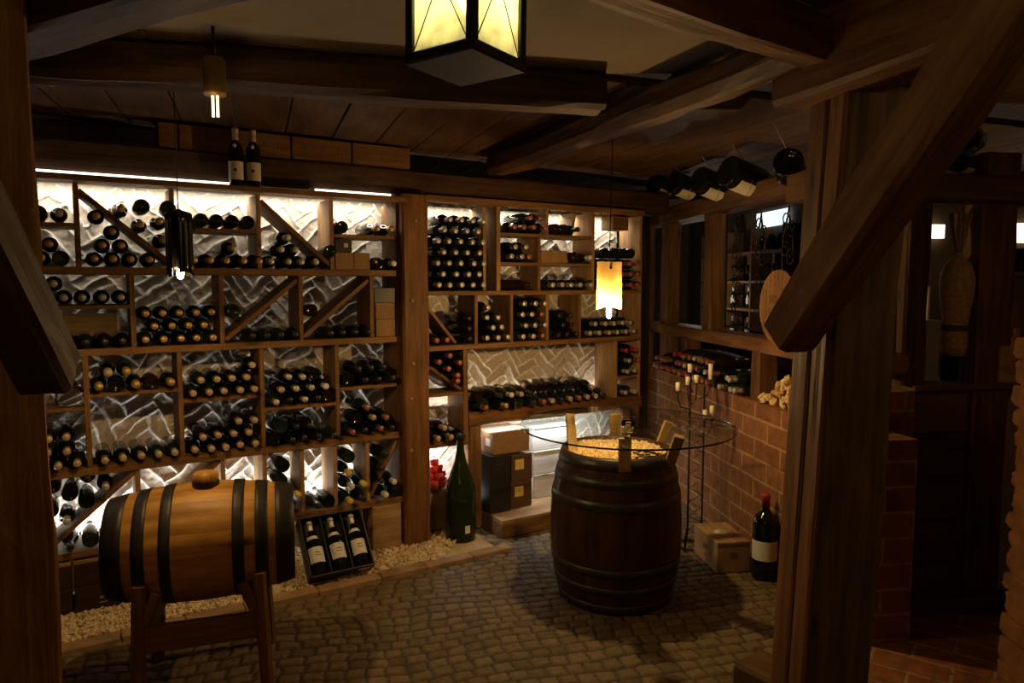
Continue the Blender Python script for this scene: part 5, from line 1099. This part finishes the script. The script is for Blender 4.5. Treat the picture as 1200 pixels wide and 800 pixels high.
# bottles on the niche head beam
for i, (px, py, sc_) in enumerate([(1150, 178, 1.0), (1180, 160, 1.0), (1197, 182, 1.0)]):
    xx, zq = N(px, py, -.15); rr2 = .058
    Mb = FC @ Tm(xx, -.10, 2.187+rr2+(.105 if i == 1 else 0)) @ Rm([PI/2+.75, PI/2+.9, PI/2+.8][i]) @ OUT @ Rm(2.2)
    Mb = FC @ Tm(xx-(.13 if i != 1 else .02), .02, 2.187+rr2+(.11 if i == 1 else 0)) @ Rm([-1.15, -.9, -1.0][i]+PI/2+PI/2) @ IN @ Rm([-.4, .9, 1.2][i])
    o = part('magnum_bottle', MB().lathe(prof_burg(rr2, .38), 28), 'bottle_dark', None, Mb); tag(o, ['magnum with a cream label lying on the niche head beam', 'dark magnum resting over two others on the niche head beam', 'dark magnum at the outer side of the niche head beam'][i], 'bottle', 'magnums on the niche head beam')
    part('paper_label', MB().add([((rr2+.0008)*math.cos(a), (rr2+.0008)*math.sin(a), zq_) for zq_ in (.04, .14) for a in np.linspace(-1.2, 1.2, 12)], [[q, q+1, 13+q, 12+q] for q in range(11)], [[(0, 0)]*4]*11, 0, True), 'paper', o)
# rough masonry edge close by
ed = MB(); z = 0
while z < 1.42:
    h_ = R.uniform(.07, .10); off_ = R.uniform(-.012, .012); x_ = 1.925+.03*math.sin(z*2.2)
    ed.beam((x_+off_+.02, 2.62, z+h_/2), (2.5, 2.62, z+h_/2), .25, h_-.010, jit=.008, ch=.015, seg=7); z += h_
ed.box(1.97, 2.5, 2.52, 2.74, 0, 1.40, .02); struct(part('wall_pier', ed, 'pier_stone'))
# timber step at the foot of the rustic post
sp_ = atz(845, 771, .10); s2_ = atz(915, 806, .10)
dv = (s2_-sp_).normalized(); stp = part('wooden_step', MB().beam(sp_+Vector((.12, .02, -.05)), s2_+dv*.3+Vector((.12, .02, -.05)), .20, .10, jit=.002), 'plank_wood'); tag(stp, 'low wooden step at the foot of the rustic post', 'step')
# the bottles that show smallest become one mass, the 300 largest stay single
bpy.context.view_layer.update()
eye = Vector((0, 0, EYE))
def seen(o):
    m = o.matrix_basis; c = m @ Vector((0, 0, .15)); return (c-eye).length*(1.35 if 'display' in o['group'] else 1)*(1.15 if 'ledge' in o['group'] else 1)
BOTTLES.sort(key=seen); small = BOTTLES[296:]
mass = MB(); mats = []; allv = []; allf = []; mi = []
for o in small:
    for q in [o]+[c for c in bpy.data.objects if c.parent == o]:
        M_ = o.matrix_basis @ (q.matrix_basis if q is not o else Matrix()); mat = q.data.materials[0].name
        if mat not in mats: mats.append(mat)
        k0 = len(allv); allv += [tuple(M_ @ v.co) for v in q.data.vertices]
        for p_ in q.data.polygons: allf.append([k0+x for x in p_.vertices]); mi.append(mats.index(mat))
me = bpy.data.meshes.new('far_wine_bottles'); me.from_pydata(allv, [], allf); me.polygons.foreach_set('material_index', mi); me.polygons.foreach_set('use_smooth', [True]*len(allf))
fo = link('bottle_mass', me, mats); tag(fo, 'remaining small wine bottles in the distant bays and on the brick ledge', 'bottles', None, 'stuff')
for o in small:
    for c in [c for c in bpy.data.objects if c.parent == o]: bpy.data.objects.remove(c)
    bpy.data.objects.remove(o)
# ------------------------------------------------------------------ look
w = bpy.data.worlds.new('world'); sc.world = w; w.use_nodes = True; w.node_tree.nodes['Background'].inputs[0].default_value = (.012, .008, .005, 1); w.node_tree.nodes['Background'].inputs[1].default_value = 1
sc.view_settings.view_transform = 'Standard'; sc.view_settings.look = 'None'; sc.view_settings.gamma = 1; sc.view_settings.use_curve_mapping = False
sc.view_settings.exposure = .6
sc.cycles.max_bounces = 8; sc.cycles.transparent_max_bounces = 16; sc.cycles.sample_clamp_indirect = 6; sc.cycles.caustics_reflective = False
